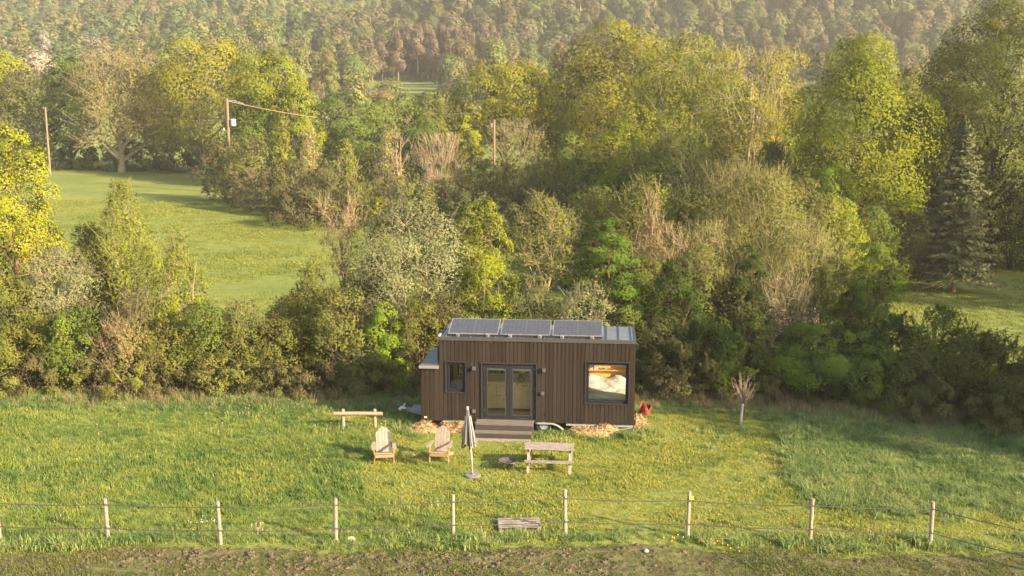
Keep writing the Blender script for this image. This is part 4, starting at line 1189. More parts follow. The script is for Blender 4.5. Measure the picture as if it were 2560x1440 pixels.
P('oak_tree', 'tree', 90, 2260, 150, 150, 'tanolive', 'tan', 'dull olive tree behind the right side of the large lime green maple', None, kind='broad', base=.1, lobes=22, cov=1.6, twigs=300)
P('oak_tree', 'tree', 76, 2520, -10, 330, 'olive', 'dark', 'big dark olive oak at the right edge behind the spruce', None, kind='broad', base=.04, lobes=60, cov=3.6)
P('oak_tree', 'tree', 84, 2400, 190, 200, 'olive', 'dark', 'dark olive tree between the lime green maple and the right edge', None, kind='broad', base=.04, lobes=36, cov=3.2)
P('shrub', 'shrub', 78, 2330, 440, 130, 'dull', 'dark', 'dark undergrowth left of the spruce', None, **SH, cov=2.2)
P('shrub', 'shrub', 74, 2545, 480, 170, 'dark', 'dark', 'dark undergrowth right of the spruce', None, **SH, cov=2.4)
P('shrub', 'shrub', 70, 2215, 520, 150, 'tanolive', 'brown', 'olive scrub under the large lime green maple', None, **SH, cov=1.8, twigs=200)
# belt of trees closing the meadow on the left
for a in [
    (186, 10, 128, 130, 'yel', 'yellow green tree at the left end of the belt beyond the meadow', dict(OAK)),
    (180, 70, 175, 150, 'tanolive', 'tan olive tree in the belt above the bare pole', dict(OAK, cov=1.6, twigs=300)),
    (178, 165, 138, 120, 'green', 'dark green tree between the bare pole and the tan budding oak', dict(OAK)),
    (172, 285, 130, 215, 'tan', 'broad tan budding oak with visible branches beyond the meadow', dict(OAK, cov=1.1, twigs=900, limb=1.6)),
    (182, 375, 160, 120, 'gold', 'golden tree between the tan oak and the big golden one', dict(OAK)),
    (170, 490, 98, 290, 'gold', 'big golden tree behind the transformer pole', dict(OAK, lobes=36)),
    (152, 665, 118, 190, 'lime', 'lime green tree right of the transformer pole', dict(OAK, lobes=30)),
    (147, 735, 190, 110, 'lime', 'lower lime green tree sloping down at the end of the belt', dict(OAK)),
    (163, 860, 238, 190, 'green', 'rounded mid green tree beyond the scrub bank', dict(OAK)),
    (170, 985, 242, 160, 'mid', 'bushy green tree in the middle distance left of the golden oak', dict(OAK)),
    (172, 1090, 232, 170, 'olive', 'olive green tree behind the column of yellow leaves', dict(OAK)),
    (160, 930, 300, 190, 'green', 'low green tree behind the dead forked tree', dict(OAK, base=.05)),
    (158, 1050, 310, 150, 'deep', 'dark green low tree behind the bare reddish tree', dict(OAK, base=.05)),
    (160, 760, 280, 140, 'mid', 'green bushy tree behind the catkin willow', dict(OAK, base=.05)),
    (149, 640, 235, 140, 'green', 'darker green tree in the shade right of the transformer pole', dict(OAK, base=.05))]:
    kw = dict(a[6]); kw.setdefault('base', .1)
    P('broadleaf_tree', 'tree', a[0], a[1], a[2], a[3], a[4], 'grey' if a[4] != 'tan' else 'tan', a[5], 'belt of trees beyond the meadow', **kw)
MARKB = [(70, 'foot of the bare pole'), (132, 'bare pole'), (194, 'dark green belt tree'), (256, 'left limbs of the tan oak'), (318, 'right limbs of the tan oak'), (380, 'golden tree beside the tan oak'), (442, 'left half of the big golden tree'), (504, 'middle of the big golden tree')]
for i, u in enumerate(range(70, 560, 62)):
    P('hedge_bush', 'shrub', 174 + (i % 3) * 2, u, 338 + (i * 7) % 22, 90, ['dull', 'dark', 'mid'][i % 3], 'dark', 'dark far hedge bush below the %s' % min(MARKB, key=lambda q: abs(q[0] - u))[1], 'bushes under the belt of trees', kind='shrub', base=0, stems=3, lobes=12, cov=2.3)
# trees just outside the picture on the right, whose shade falls on the right-hand hedge
for i, (x, y, h, w) in enumerate([(24.8, 28.0, 12.0, 6.0), (28.5, 28.6, 13.0, 6.5), (32.5, 28.4, 13.5, 7.0), (27.6, 32.0, 11.5, 6.5), (36.5, 30.5, 14, 7), (32, 34.0, 12.5, 6.5), (56, 61, 20, 10), (50, 55, 18, 9), (63, 69, 21, 10), (47, 50, 16, 8)]):
    plant('roadside_tree', 'tree', 'leafy tree standing outside the right edge of the photograph beyond the fence end', (x, y, -.05), h, w, 'green', 'brown', 'trees beyond the right edge', kind='broad', base=.12, lobes=22, cov=2.0, leafpx=6)

# scrub filling the ground between the house hedge and the tall trees
fr_ = random.Random(44)
FILL = [
 (66, 1400, 520, 180, 'dull', 'tan', 'dull spreading bush left of the hornbeam top'),
 (74, 1490, 470, 190, 'mid', 'brown', 'mid green bush above the hornbeam'),
 (70, 1600, 440, 190, 'olive', 'tan', 'olive bush above the bronze shrub'),
 (62, 1700, 470, 190, 'green', 'tan', 'fresh green bush left of the large tan sallow'),
 (60, 1790, 430, 200, 'tanolive', 'tan', 'tan green brush on the left flank of the large tan sallow'),
 (58, 2000, 450, 220, 'tanolive', 'tan', 'tan green brush on the right flank of the large tan sallow'),
 (60, 2080, 500, 200, 'lime', 'brown', 'yellow green bush at the foot of the large lime green maple'),
 (64, 2170, 520, 180, 'green', 'brown', 'green bush hiding the trunk of the large lime green maple'),
 (70, 2280, 530, 150, 'dull', 'dark', 'dull bush between the lime green maple and the spruce'),
 (86, 1640, 380, 200, 'green', 'brown', 'green undergrowth left of the pale ash stems'),
 (84, 1930, 360, 220, 'olive', 'brown', 'olive undergrowth right of the pale ash stems'),
 (95, 1480, 390, 180, 'mid', 'dark', 'shaded green bush under the tall golden oak'),
 (100, 1380, 400, 170, 'olive', 'brown', 'olive bush right of the wooden pole'),
 (110, 1200, 400, 170, 'olive', 'brown', 'olive bush under the golden oak'),
 (96, 1180, 480, 200, 'dull', 'dark', 'dark low bush behind the slim yellow green maple'),
 (88, 1250, 510, 200, 'dull', 'dark', 'low shaded scrub right of the slim yellow green maple'),
 (48, 1130, 620, 170, 'grey', 'pale', 'greyish brush on the right flank of the grey willow'),
 (45, 1600, 640, 170, 'mid', 'brown', 'green bush right of the hornbeam foot'),
 (45, 1740, 620, 190, 'tanolive', 'tan', 'twiggy brush at the foot of the brown green sallow'),
 (44, 1830, 690, 190, 'dull', 'brown', 'dull brush left of the ivy covered stem'),
 (44.5, 2080, 650, 190, 'mid', 'brown', 'green brush in front of the ivy covered stump'),
 (46, 910, 640, 140, 'olive', 'tan', 'olive brush left of the grey willow'),
 (44, 720, 740, 150, 'olive', 'tan', 'olive brush at the right end of the dip in the hedge'),
 (44, 540, 790, 160, 'olive', 'tan', 'olive brush at the left end of the dip in the hedge'),
 (44, 100, 690, 200, 'grey', 'pale', 'pale twiggy brush below the bright maple'),
 (45, 250, 680, 170, 'dull', 'tan', 'dull brush at the foot of the tall pale green sapling'),
]
for a in FILL:
    P('shrub', 'shrub', a[0], a[1], a[2], a[3], a[4], a[5], a[6], 'scrub between the hedge and the tall trees', kind='shrub', base=.02, stems=5, lobes=22, cov=2.0, twigs=300)

# spruce
def spruce():
    loc, h, w = spot(2415, 285, 235, 64)
    t = thing('spruce_tree', 'brownish spruce with a bare lower trunk on the grass at the right', 'tree', loc)
    g = np.random.default_rng(77)
    A0, A1, R0, R1 = [], [], [], []
    npt = 8
    for i in range(npt):
        z0, z1 = h * i / npt, h * (i + 1) / npt
        A0.append((0, 0, z0)); A1.append((0, 0, z1)); R0.append(.20 * (1 - i / npt) + .015); R1.append(.20 * (1 - (i + 1) / npt) + .012)
    Cs, Ds = [], []
    z = h * .10
    while z < h * .985:
        q = (z / h - .10) / .9
        rad = w / 2 * (1 - q) ** .85 * 1.02 + .06
        n = int(7 + 5 * (1 - q))
        for j in range(n):
            a = 2 * math.pi * (j + g.uniform(-.35, .35)) / n + z * 3
            L = rad * g.uniform(.62, 1.12)
            bare = q < .02
            p = np.array([0, 0, z + g.uniform(-.1, .1)])
            d = np.array([math.cos(a), math.sin(a), -.10 - .25 * (1 - q)])
            seg = 4
            for s in range(seg):
                e = p + d * L / seg
                A0.append(p); A1.append(e); R0.append(.03 * (1 - s / seg) * (1.2 - q) + .008); R1.append(.03 * (1 - (s + 1) / seg) * (1.2 - q) + .006)
                if not bare:
                    m_ = int(9 + L * 5)
                    f_ = g.uniform(0, 1, (m_, 1)); pp = p + (e - p) * f_
                    side = np.array([-math.sin(a), math.cos(a), 0])
                    sw = (.10 + .20 * L * (1 - (s + f_) / seg * .6)) * g.normal(size=(m_, 1)) * .6
                    pp = pp + side * sw + np.array([0, 0, -1]) * np.abs(g.normal(size=(m_, 1))) * .11
                    Cs.append(pp); Ds.append(np.repeat((d + np.array([0, 0, .6]))[None], m_, 0))
                p = e; d = d + np.array([0, 0, .09])
        z += h * .027 * (1 + .3 * (1 - q))
    V, F = tubes(A0, A1, R0, R1, 5)
    tr = link_mesh('trunk', np_mesh('wood', V, F, [BARK]), t); tr.color = (.25, .14, .085, 1)
    Cc = np.concatenate(Cs); Dd = np.concatenate(Ds)
    V, F, NN = leaf_quads(g, Cc, Dd, .24, .2, .5, .8)
    c = link_mesh('crown', np_mesh('crown', V, F, [LEAF], clump=NN), t); c.color = (.150, .165, .075, 1)
spruce()

# whitewashed little tree in front of the hedge
def sapling():
    t = thing('pollard_sapling', 'small bare pollard with a whitewashed trunk on the lawn right of the house', 'tree', (8.38, 35.31, 0))
    MB().tube([(0, 0, -.1), (.02, 0, .30), (.05, 0, .62), (.06, 0, .80)], [.055, .05, .045, .05], 8).build('trunk', plain('whitewashed_bark', (.30, .25, .225), .9, scale=14, var=.2), t, True)
    g = np.random.default_rng(3)
    A0, A1, R0, R1 = [], [], [], []
    for i in range(26):
        a = g.uniform(0, 6.28); tilt = g.uniform(.05, .95)
        d = np.array([math.cos(a) * tilt, math.sin(a) * tilt, 1.0 * (1.05 - .35 * tilt)])
        d /= np.linalg.norm(d); L = g.uniform(.45, .95) * (1.0 if i else 1.25)
        p = np.array([.06, 0, .76 + g.uniform(0, .06)])
        for s in range(4):
            e = p + d * L / 4; A0.append(p); A1.append(e); R0.append(.019 - .003 * s); R1.append(.016 - .003 * s)
            if s:
                for _ in range(2):
                    dd = d + g.normal(size=3) * .6; dd /= np.linalg.norm(dd)
                    A0.append(e); A1.append(e + dd * g.uniform(.10, .26)); R0.append(.008); R1.append(.004)
            p = e; d = d + np.array([0, 0, .16]) + g.normal(size=3) * .08; d /= np.linalg.norm(d)
    V, F = tubes(A0, A1, R0, R1, 4)
    o = link_mesh('twigs', np_mesh('twigs', V, F, [BARK]), t); o.color = (.20, .15, .105, 1)
sapling()

# pale shed glimpsed through the right hedge
sd = thing('garden_shed', 'pale weathered shed half hidden behind the right hedge', 'shed', (11.6, 47.3, 0), R(8))
MB().box(-1.1, 3.4, 0, 2.4, 0, 2.2).build('wall', plain('pale_boards', (.42, .33, .29), .85, var=.25, scale=3, stretch=(6, 6, .7)), sd)
MB().add([(-1.3, -.2, 2.15), (3.6, -.2, 2.15), (3.6, 1.2, 2.75), (-1.3, 1.2, 2.75), (3.6, 2.6, 2.15), (-1.3, 2.6, 2.15)], [(0, 1, 2, 3), (3, 2, 4, 5), (0, 3, 5), (1, 4, 2), (0, 5, 4, 1)]).build('roof', M_RUST, sd)

# ------------------------------------------------------------------ utility poles and cables
def upole(u, vtop, Y, r, label, extra=None):
    x, _, zt = at_y(u, vtop, Y); z0 = hz(x, Y)
    t = thing('utility_pole', label, 'pole', (x, Y, z0), 0, 'wooden utility poles')
    h = zt - z0
    MB().tube([(0, 0, -.3), (0, 0, h)], [r * 1.25, r], 10).build('pole', M_POLE, t)
    return t, x, z0, h
pA, xA, zA, hA = upole(113, 268, 166, .15, 'bare wooden pole at the far left of the meadow')
pB, xB, zB, hB = upole(567, 245, 138, .18, 'wooden pole carrying a small white transformer')
pC, xC, zC, hC = upole(1235, 299, 117, .14, 'wooden pole in the scrub between the golden oak and the bare reddish tree')
tr = MB().tube([(.75, -.1, hB - 3.75), (.75, -.1, hB - 3.65), (.75, -.1, hB - 2.85), (.75, -.1, hB - 2.8)], [.30, .36, .36, .26], 14).build('transformer', M_WHITE, pB)
MB().box(.15, .45, -.15, -.05, hB - 2.9, hB - 2.75).build('bracket', M_STEEL, tr)
MB().box(-.75, -.18, -.05, .05, hB - 4.45, hB - 4.3).build('cross_arm', M_STEEL, pB)
MB().tube([(-.6, 0, hB - 4.3), (-.6, 0, hB - 4.0)], .07, 8).build('insulator', M_WHITE, pB)
MB().box(-.3, .9, -.06, .06, hB - .42, hB - .30).build('cross_arm', M_STEEL, pB)
for i in range(3):
    MB().tube([(1.0 + i * .45, 0, hB - .40 - i * .14), (1.35 + i * .45, 0, hB - .50 - i * .14)], .10, 8).build('insulator', M_STEEL, pB)
MB().box(-.35, -.14, -.08, .08, hC - .9, hC - .4).build('bracket', M_STEEL, pC)
def cable(label, p0, p1, sag, r, mat):
    P_ = [(p0[0] + (p1[0] - p0[0]) * t, p0[1] + (p1[1] - p0[1]) * t, p0[2] + (p1[2] - p0[2]) * t - sag * 4 * t * (1 - t)) for t in np.linspace(0, 1, 24)]
    o = MB().tube(P_, r, 5, False).build('power_cable', mat)
    return tag(o, label, 'cable', 'overhead cables')
M_CU = plain('pale_cable', (.45, .30, .17), .6, var=.1)
cable('pale overhead cable sloping down from the transformer pole', (xB + .1, 138, zB + hB - .40), at_y(790, 294, 136), .15, .045, M_CU)
cable('dark overhead cable between the transformer pole and the scrub pole', (xB, 138, zB + hB - 4.5), (xC - .1, 117, zC + hC - .5), 1.4, .035, M_WIRE)
cable('dark overhead cable running right from the scrub pole into the tall trees', (xC + .1, 117, zC + hC - .5), at_y(1760, 362, 108), .3, .035, M_WIRE)

# ------------------------------------------------------------------ valley and hillside trees
def forest_mesh(name, seed, kind, h, w, n, leaf_size, mats, twiggy=False):
    g = np.random.default_rng(seed)
    lob = 9
    t = (np.arange(lob) + .5) / lob
    ang = np.arange(lob) * 2.4 + seed
    pf = PROFILE[kind]
    lr = w * g.uniform(.22, .30, lob)
    rad = np.clip(pf(t) * w / 2 - lr * .75, 0, None)
    LC = np.stack([np.cos(ang) * rad, np.sin(ang) * rad, h * .20 + t * (h * .80 - lr.mean()) ], -1)
    ci = g.integers(0, lob, n)
    d = g.normal(size=(n, 3)); d[:, 2] += .25; d /= np.linalg.norm(d, axis=1, keepdims=True)
    Cc = LC[ci] + d * (lr[ci] * g.uniform(.72, 1.08, n))[:, None] * np.array([1, 1, .9])
    o2 = Cc - np.array([0, 0, h * .45]); o2 /= np.linalg.norm(o2, axis=1, keepdims=True)
    out = d * .35 + o2 * 1.0
    if twiggy:
        V, F, NN = leaf_quads(g, Cc, out, leaf_size * 1.6, .2, .26, .7)
    else:
        V, F, NN = leaf_quads(g, Cc, out, leaf_size, .3, .9, .3)
    T0 = [(0, 0, -.5)] + [(0, 0, h * .3)] * 5; T1 = [(0, 0, h * .7)] + [tuple(LC[i]) for i in (1, 3, 5, 7, 8)]
    V2, F2 = tubes(T0, T1, [.3] + [.14] * 5, [.12] + [.05] * 5, 5)
    return np_mesh(name, np.concatenate([V, V2]), np.concatenate([F, F2 + len(V)]), mats, np.concatenate([np.zeros(len(F)), np.ones(len(F2))]), clump=np.concatenate([NN, np.zeros((len(V2), 3))]))
FB = plain('forest_bark', (.16, .12, .09), .9)
BASE = [('round', 13, 10.5, False), ('broad', 14, 11, False), ('egg', 15, 8.5, False), ('column', 15, 6.5, True), ('broad', 12, 9, True), ('round', 10, 8, False)]
PAL_L = [(.205, .215, .064), (.155, .195, .064), (.215, .195, .075), (.125, .170, .055), (.185, .210, .055), (.215, .18, .085), (.16, .195, .065), (.225, .22, .07), (.095, .138, .055), (.195, .185, .07)]
PAL_R = [(.140, .150, .055), (.155, .140, .065), (.115, .135, .048), (.165, .150, .075), (.095, .118, .046), (.15, .152, .06), (.160, .138, .072), (.13, .155, .05)]
F_L = leaf_material('forest_leaf_pale', PAL_L, .48, .12); F_R = leaf_material('forest_leaf_brown', PAL_R, .48, .12)
LEAF_FAR = leaf_material('valley_leaf', None, .45, .16)
near_protos = [forest_mesh('valley_crown', 300 + i, k, h, w, 1500 if not tw else 1500, .62, [LEAF_FAR, FB], tw) for i, (k, h, w, tw) in enumerate(BASE)]
def proto_collection(name, mat):
    c = bpy.data.collections.new(name)
    for i, (k, h, w, tw) in enumerate(BASE):
        me = forest_mesh(name, 400 + i, k, h, w, 760 if not tw else 800, 1.15, [mat, FB], tw)
        o = bpy.data.objects.new('%s_%d' % (name, i), me); c.objects.link(o)
    return c
def scatter(name, pts, rz, sc, pick, coll, label=None, kind='stuff', mat=None):
    """One object: a cloud of points that instances the members of a collection (geometry nodes)."""
    me = bpy.data.meshes.new(name)
    n = len(pts)
    me.vertices.add(n); me.vertices.foreach_set('co', np.ascontiguousarray(pts, np.float32).ravel())
    for nm, arr, ty in (('rz', rz, 'FLOAT'), ('sc', sc, 'FLOAT'), ('pick', pick, 'INT')):
        at = me.attributes.new(nm, ty, 'POINT'); at.data.foreach_set('value', np.ascontiguousarray(arr, np.float32 if ty == 'FLOAT' else np.int32))
    me.update()
    o = link_mesh(name, me)
    ng = bpy.data.node_groups.new(name, 'GeometryNodeTree')
    ng.interface.new_socket('Geometry', in_out='INPUT', socket_type='NodeSocketGeometry')
    ng.interface.new_socket('Geometry', in_out='OUTPUT', socket_type='NodeSocketGeometry')
    nn = ng.nodes; L = ng.links
    gi = nn.new('NodeGroupInput'); go = nn.new('NodeGroupOutput')
    ip = nn.new('GeometryNodeInstanceOnPoints'); ci = nn.new('GeometryNodeCollectionInfo')
    ci.inputs['Collection'].default_value = coll
    ci.inputs['Separate Children'].default_value = True
    ci.inputs['Reset Children'].default_value = True
    ip.inputs['Pick Instance'].default_value = True
    def na(nm, dt):
        k = nn.new('GeometryNodeInputNamedAttribute'); k.data_type = dt; k.inputs['Name'].default_value = nm
        return k.outputs['Attribute']
    cx = nn.new('ShaderNodeCombineXYZ'); L.new(na('rz', 'FLOAT'), cx.inputs['Z'])
    L.new(gi.outputs[0], ip.inputs['Points']); L.new(ci.outputs[0], ip.inputs['Instance'])
    L.new(na('pick', 'INT'), ip.inputs['Instance Index']); L.new(cx.outputs[0], ip.inputs['Rotation']); L.new(na('sc', 'FLOAT'), ip.inputs['Scale'])
    L.new(ip.outputs[0], go.inputs[0])
    md = o.modifiers.new('scatter', 'NODES'); md.node_group = ng
    return tag(o, label, None, None, kind)

g = np.random.default_rng(5)
cand = []
row = 0
y = 238.0
while y < 1160:
    sp = 9.6 if y < 430 else 9.2 + (y - 430) * .004
    half = .74 * y + 70
    xs = np.arange(-half, half, sp) + (row % 2) * sp / 2
    xx = xs + g.uniform(-.36, .36, len(xs)) * sp; yy = y + g.uniform(-.36, .36, len(xs)) * sp
    cand.append(np.stack([xx, yy], -1)); y += sp * .9; row += 1
cand = np.concatenate(cand)
zc = height(cand[:, 0], cand[:, 1])
sil_u = [-300, 0, 380, 700, 780, 860, 1150, 1180, 1400, 1420, 1700, 2000, 2330, 2400, 2900]
sil_v = [150, 170, 150, 150, 240, 280, 280, 200, 200, 110, 110, 150, 240, 150, 60]
keep = []; scr = []
for (x, y_), z in zip(cand, zc):
    u, v = proj(x, y_, z); _, vt = proj(x, y_, z + 12)
    if y_ < 430:
        # open pasture and the dark clearing below the pinkish stand
        if 900 < u < 1120 and v > 205 and vt < 256: keep.append(0); scr.append(0); continue
        dens = .72
        if g.random() > dens: keep.append(0); scr.append(0); continue
    vis = vt < np.interp(u, sil_u, sil_v) and -60 < u < 2620 and v > -30
    if not vis and y_ < 430: keep.append(0); scr.append(0); continue
    keep.append(1 if v > -60 else 0); scr.append(1 if vis else 0)
keep = np.array(keep, bool); scr = np.array(scr, bool)
order_ = np.argsort(cand[:, 1])
indiv = []
cols_names = {0: ('pale olive', 0), 1: ('soft green', 1), 2: ('tan budding', 2), 3: ('dull green', 3), 4: ('yellowish', 4), 5: ('brownish', 5)}
for i in order_:
    if keep[i] and scr[i] and len(indiv) < 270: indiv.append(i)
iset = np.zeros(len(cand), bool); iset[indiv] = True
cls = g.integers(0, 6, len(cand))
MARK = [(0, 'left edge of the belt'), (113, 'bare pole'), (200, 'dark green belt tree'), (290, 'tan budding oak'), (400, 'left side of the big golden tree'), (490, 'big golden tree'), (580, 'right side of the big golden tree'), (665, 'lime green belt tree'), (760, 'end of the lime green belt'),
        (860, 'rounded mid green tree'), (960, 'left end of the green pasture'), (1060, 'right end of the green pasture'), (1160, 'column of yellow leaves'), (1262, 'golden oak by the wooden pole'), (1400, 'left shoulder of the tall golden oak'), (1555, 'tall golden oak'), (1720, 'airy ash'),
        (1870, 'thin crowned ash'), (1960, 'thin golden tree'), (2060, 'left flank of the lime green maple'), (2155, 'large lime green maple'), (2270, 'right flank of the lime green maple'), (2405, 'spruce'), (2520, 'big dark olive oak')]
for i in indiv:
    x, y_ = cand[i]; z = zc[i]
    u, v = proj(x, y_, z)
    c_ = cls[i]
    pk = int(g.integers(0, 6))
    if 960 < u < 1240 and y_ > 400: c_ = 2; pk = 3
    base_c = (PAL_L if (x < -40 or y_ < 400) else PAL_R)[c_ % len(PAL_R)]
    o = bpy.data.objects.new('valley_tree', near_protos[pk])
    col.objects.link(o)
    s = g.uniform(.8, 1.25) * (1.0 if y_ > 330 else .75)
    o.location = (x, y_, z - .3); o.rotation_euler = (0, 0, g.uniform(0, 6.28)); o.scale = (s, s, s * g.uniform(.9, 1.15))
    o.color = (*base_c, 1)
    nm = ('brown', 'pale green', 'tan', 'dull green', 'yellowish', 'olive')[c_]
    mk = min(MARK, key=lambda q: abs(q[0] - u))[1]
    tag(o, 'hazy %s tree %s the %s' % (nm, 'just above' if y_ < 340 else ('on the slope above' if y_ < 450 else 'high above'), mk), 'tree', 'trees of the valley and lower hillside')
rest = keep & ~iset
spur = rest & (cand[:, 0] > -75 + (cand[:, 1] - 600) * .12) & (cand[:, 1] < 760)
far = rest & ~spur
collL = proto_collection('hill_crown_pale', F_L); collR = proto_collection('hill_crown_brown', F_R)
for nm, msk, cl, lb in (('forest', far, collL, 'hazy spring woodland covering the far hillside'), ('hill_forest', spur, collR, 'browner woodland on the nearer hill at the right')):
    P3 = np.stack([cand[msk, 0], cand[msk, 1], zc[msk] - .4], -1)
    n = len(P3)
    scatter(nm, P3, g.uniform(0, 6.28, n), g.uniform(.8, 1.3, n), g.integers(0, 6, n), cl, lb)

# stand of pinkish poplars and other trees one can pick out in the valley
def V(name, Y, u, vtop, hgt, w, colr, label, group=None, proto=3):
    x, _, zt = at_y(u, vtop, Y)
    o = bpy.data.objects.new(name, near_protos[proto])
    col.objects.link(o)
    k, h0, w0, _ = BASE[proto]
    o.location = (x, Y, zt - hgt); o.scale = (w / w0, w / w0, hgt / h0); o.rotation_euler = (0, 0, random.uniform(0, 6))
    o.color = (*colr, 1)
    return tag(o, label, 'tree', group)
for i in range(30):
    u = 955 + i * 9.7 + random.uniform(-6, 6)
    V('poplar_tree', 405 + random.uniform(-8, 8), u, 52 + random.uniform(-4, 22) + max(0, 1000 - u) * .5, 20, 6.2, (.20, .15, .105), 'slim bare pinkish poplar in the stand below the hill', 'stand of pinkish poplars')
V('budding_tree', 372, 1112, 128, 15, 10, (.24, .16, .085), 'rounded tan tree in front of the pinkish poplar stand', None, 4)
V('pine_tree', 300, 895, 196, 13, 9, (.10, .075, .05), 'dark brown tree left of the green pasture', None, 4)
V('budding_tree', 310, 795, 175, 13, 9, (.15, .11, .075), 'brownish tree above the end of the lime green belt', None, 4)
V('young_tree', 312, 975, 188, 9, 11, (.16, .17, .05), 'pale green rounded tree at the left end of the pasture', None, 0)
V('budding_tree', 290, 950, 222, 6, 9, (.27, .19, .075), 'low tan bush tree in front of the dark brown tree', None, 5)
V('blossom_tree', 300, 92, 118, 9, 9, (.50, .40, .32), 'tree in whitish blossom above the left end of the belt', None, 4)
V('blossom_tree', 420, 235, 88, 9, 7, (.42, .36, .30), 'small blossoming tree on the hillside above the dark green tree', None, 4)
V('blossom_tree', 440, 108, 72, 12, 5, (.42, .36, .30), 'narrow blossoming tree on the hillside near the left edge', None, 3)
V('bare_tree', 300, 1140, 195, 7, 12, (.24, .185, .12), 'pale greyish rounded tree right of the green pasture', None, 4)

# ------------------------------------------------------------------ grass
def grass_material(name, stops, scale, patch=(.10, .11, .03)):
    m = bpy.data.materials.new(name)
    nt, ns, ls = nodes_of(m)
    ns.remove(ns['Principled BSDF'])
    geo = N(nt, 'ShaderNodeNewGeometry')
    pos = geo.outputs['Position']
    isl = geo.outputs['Random Per Island']
    f = mathn(nt, 'ADD', mathn(nt, 'MULTIPLY', noise(nt, pos, scale, 4), .5), mathn(nt, 'MULTIPLY', noise(nt, pos, scale * 5, 3), .5))
    c = ramp(nt, f, stops)
    hs = N(nt, 'ShaderNodeHueSaturation')
    ls.new(c, hs.inputs['Color'])
    ls.new(mathn(nt, 'ADD', mathn(nt, 'MULTIPLY', isl, .6), .72), hs.inputs['Value'])
    d = N(nt, 'ShaderNodeBsdfDiffuse'); t = N(nt, 'ShaderNodeBsdfTranslucent')
    ls.new(hs.outputs[0], d.inputs[0]); ls.new(hs.outputs[0], t.inputs[0])
    v2 = N(nt, 'ShaderNodeVectorMath', operation='ADD'); ls.new(geo.outputs['Normal'], v2.inputs[0]); v2.inputs[1].default_value = (0, 0, .75)
    v3 = N(nt, 'ShaderNodeVectorMath', operation='NORMALIZE'); ls.new(v2.outputs[0], v3.inputs[0])
    ls.new(v3.outputs[0], d.inputs['Normal'])
    mx = N(nt, 'ShaderNodeMixShader'); mx.inputs[0].default_value = .35
    ls.new(d.outputs[0], mx.inputs[1]); ls.new(t.outputs[0], mx.inputs[2])
    ls.new(mx.outputs[0], ns['Material Output'].inputs['Surface'])
    return m
def tuft_collection(name, mat, n_var, blades, h, spread, width, lean, seed):
    c = bpy.data.collections.new(name)
    g = np.random.default_rng(seed)
    for v in range(n_var):
        a = g.uniform(0, 6.28, blades); r = np.sqrt(g.uniform(0, 1, blades)) * spread
        p = np.stack([np.cos(a) * r, np.sin(a) * r, np.full(blades, -.01)], -1)
        b = g.uniform(0, 6.28, blades); L = g.uniform(.5, 1.2, blades) * h; ln = g.uniform(.2, 1.0, blades) * lean
        dx = np.stack([np.cos(b), np.sin(b), np.zeros(blades)], -1); sx = np.stack([-np.sin(b), np.cos(b), np.zeros(blades)], -1) * width
        m_ = p + dx * (ln * L * .30)[:, None] + np.array([0, 0, 1]) * (L * .55)[:, None]
        t = p + dx * (ln * L * 1.15)[:, None] + np.array([0, 0, 1]) * (L * (1 - .42 * ln))[:, None]
        Vv = np.stack([p - sx, p + sx, m_ + sx * .8, t, t, m_ - sx * .8], 1)
        Vv = np.stack([p - sx, p + sx, m_ + sx * .8, m_ - sx * .8, m_ - sx * .8, m_ + sx * .8, t + sx * .15, t - sx * .15], 1).reshape(-1, 3)
        F = np.arange(len(Vv)).reshape(-1, 4)
        o = bpy.data.objects.new('%s_%d' % (name, v), np_mesh(name, Vv, F, [mat])); c.objects.link(o)
    return c
G_LAWN = grass_material('lawn_grass', [(.30, (.070, .120, .036)), (.38, (.145, .185, .045)), (.53, (.255, .262, .055)), (.70, (.32, .275, .10))], .42)
G_TALL = grass_material('tall_grass', [(.30, (.060, .112, .036)), (.44, (.122, .180, .058)), (.58, (.210, .248, .084)), (.74, (.26, .245, .09))], .5)
G_LEFT = grass_material('meadow_grass', [(.30, (.060, .112, .038)), (.44, (.120, .175, .046)), (.58, (.205, .235, .054)), (.75, (.26, .24, .085))], .45)
G_PAD = grass_material('paddock_grass', [(.30, (.055, .080, .026)), (.50, (.115, .125, .040)), (.70, (.17, .15, .06))], .6)
G_DRY = grass_material('dry_grass', [(.30, (.13, .10, .055)), (.50, (.21, .16, .09)), (.70, (.12, .12, .045))], .7)
G_FAR = grass_material('far_meadow_grass', [(.30, (.100, .140, .032)), (.48, (.155, .180, .040)), (.66, (.215, .220, .050))], .10)
c_lawn = tuft_collection('lawn_tuft', G_LAWN, 5, 20, .085, .14, .0085, .8, 1)
c_left = tuft_collection('meadow_tuft', G_LEFT, 5, 22, .17, .15, .0085, .8, 2)
c_tall = tuft_collection('tall_tuft', G_TALL, 5, 22, .25, .16, .010, 1.1, 3)
c_pad = tuft_collection('paddock_tuft', G_PAD, 5, 20, .06, .12, .009, 1.1, 4)
c_dry = tuft_collection('dry_tuft', G_DRY, 4, 16, .55, .16, .008, .6, 5)
c_far = tuft_collection('far_tuft', G_FAR, 4, 26, .14, .45, .02, .9, 6)
g = np.random.default_rng(8)
def pts_in(y0, y1, dens, k=.535, pad=2.0, dep=None):
    A = k * (y1 ** 2 - y0 ** 2) + 2 * pad * (y1 - y0)
    n = int(A * dens)
    y = np.sqrt(g.uniform(y0 ** 2, y1 ** 2, n))
    x = g.uniform(-1, 1, n) * (k * y + pad)
    return x, y
def house_local(x, y):
    dx, dy = x - HX, y - HY
    c_, s_ = math.cos(HYAW), math.sin(HYAW)
    return dx * c_ + dy * s_, -dx * s_ + dy * c_
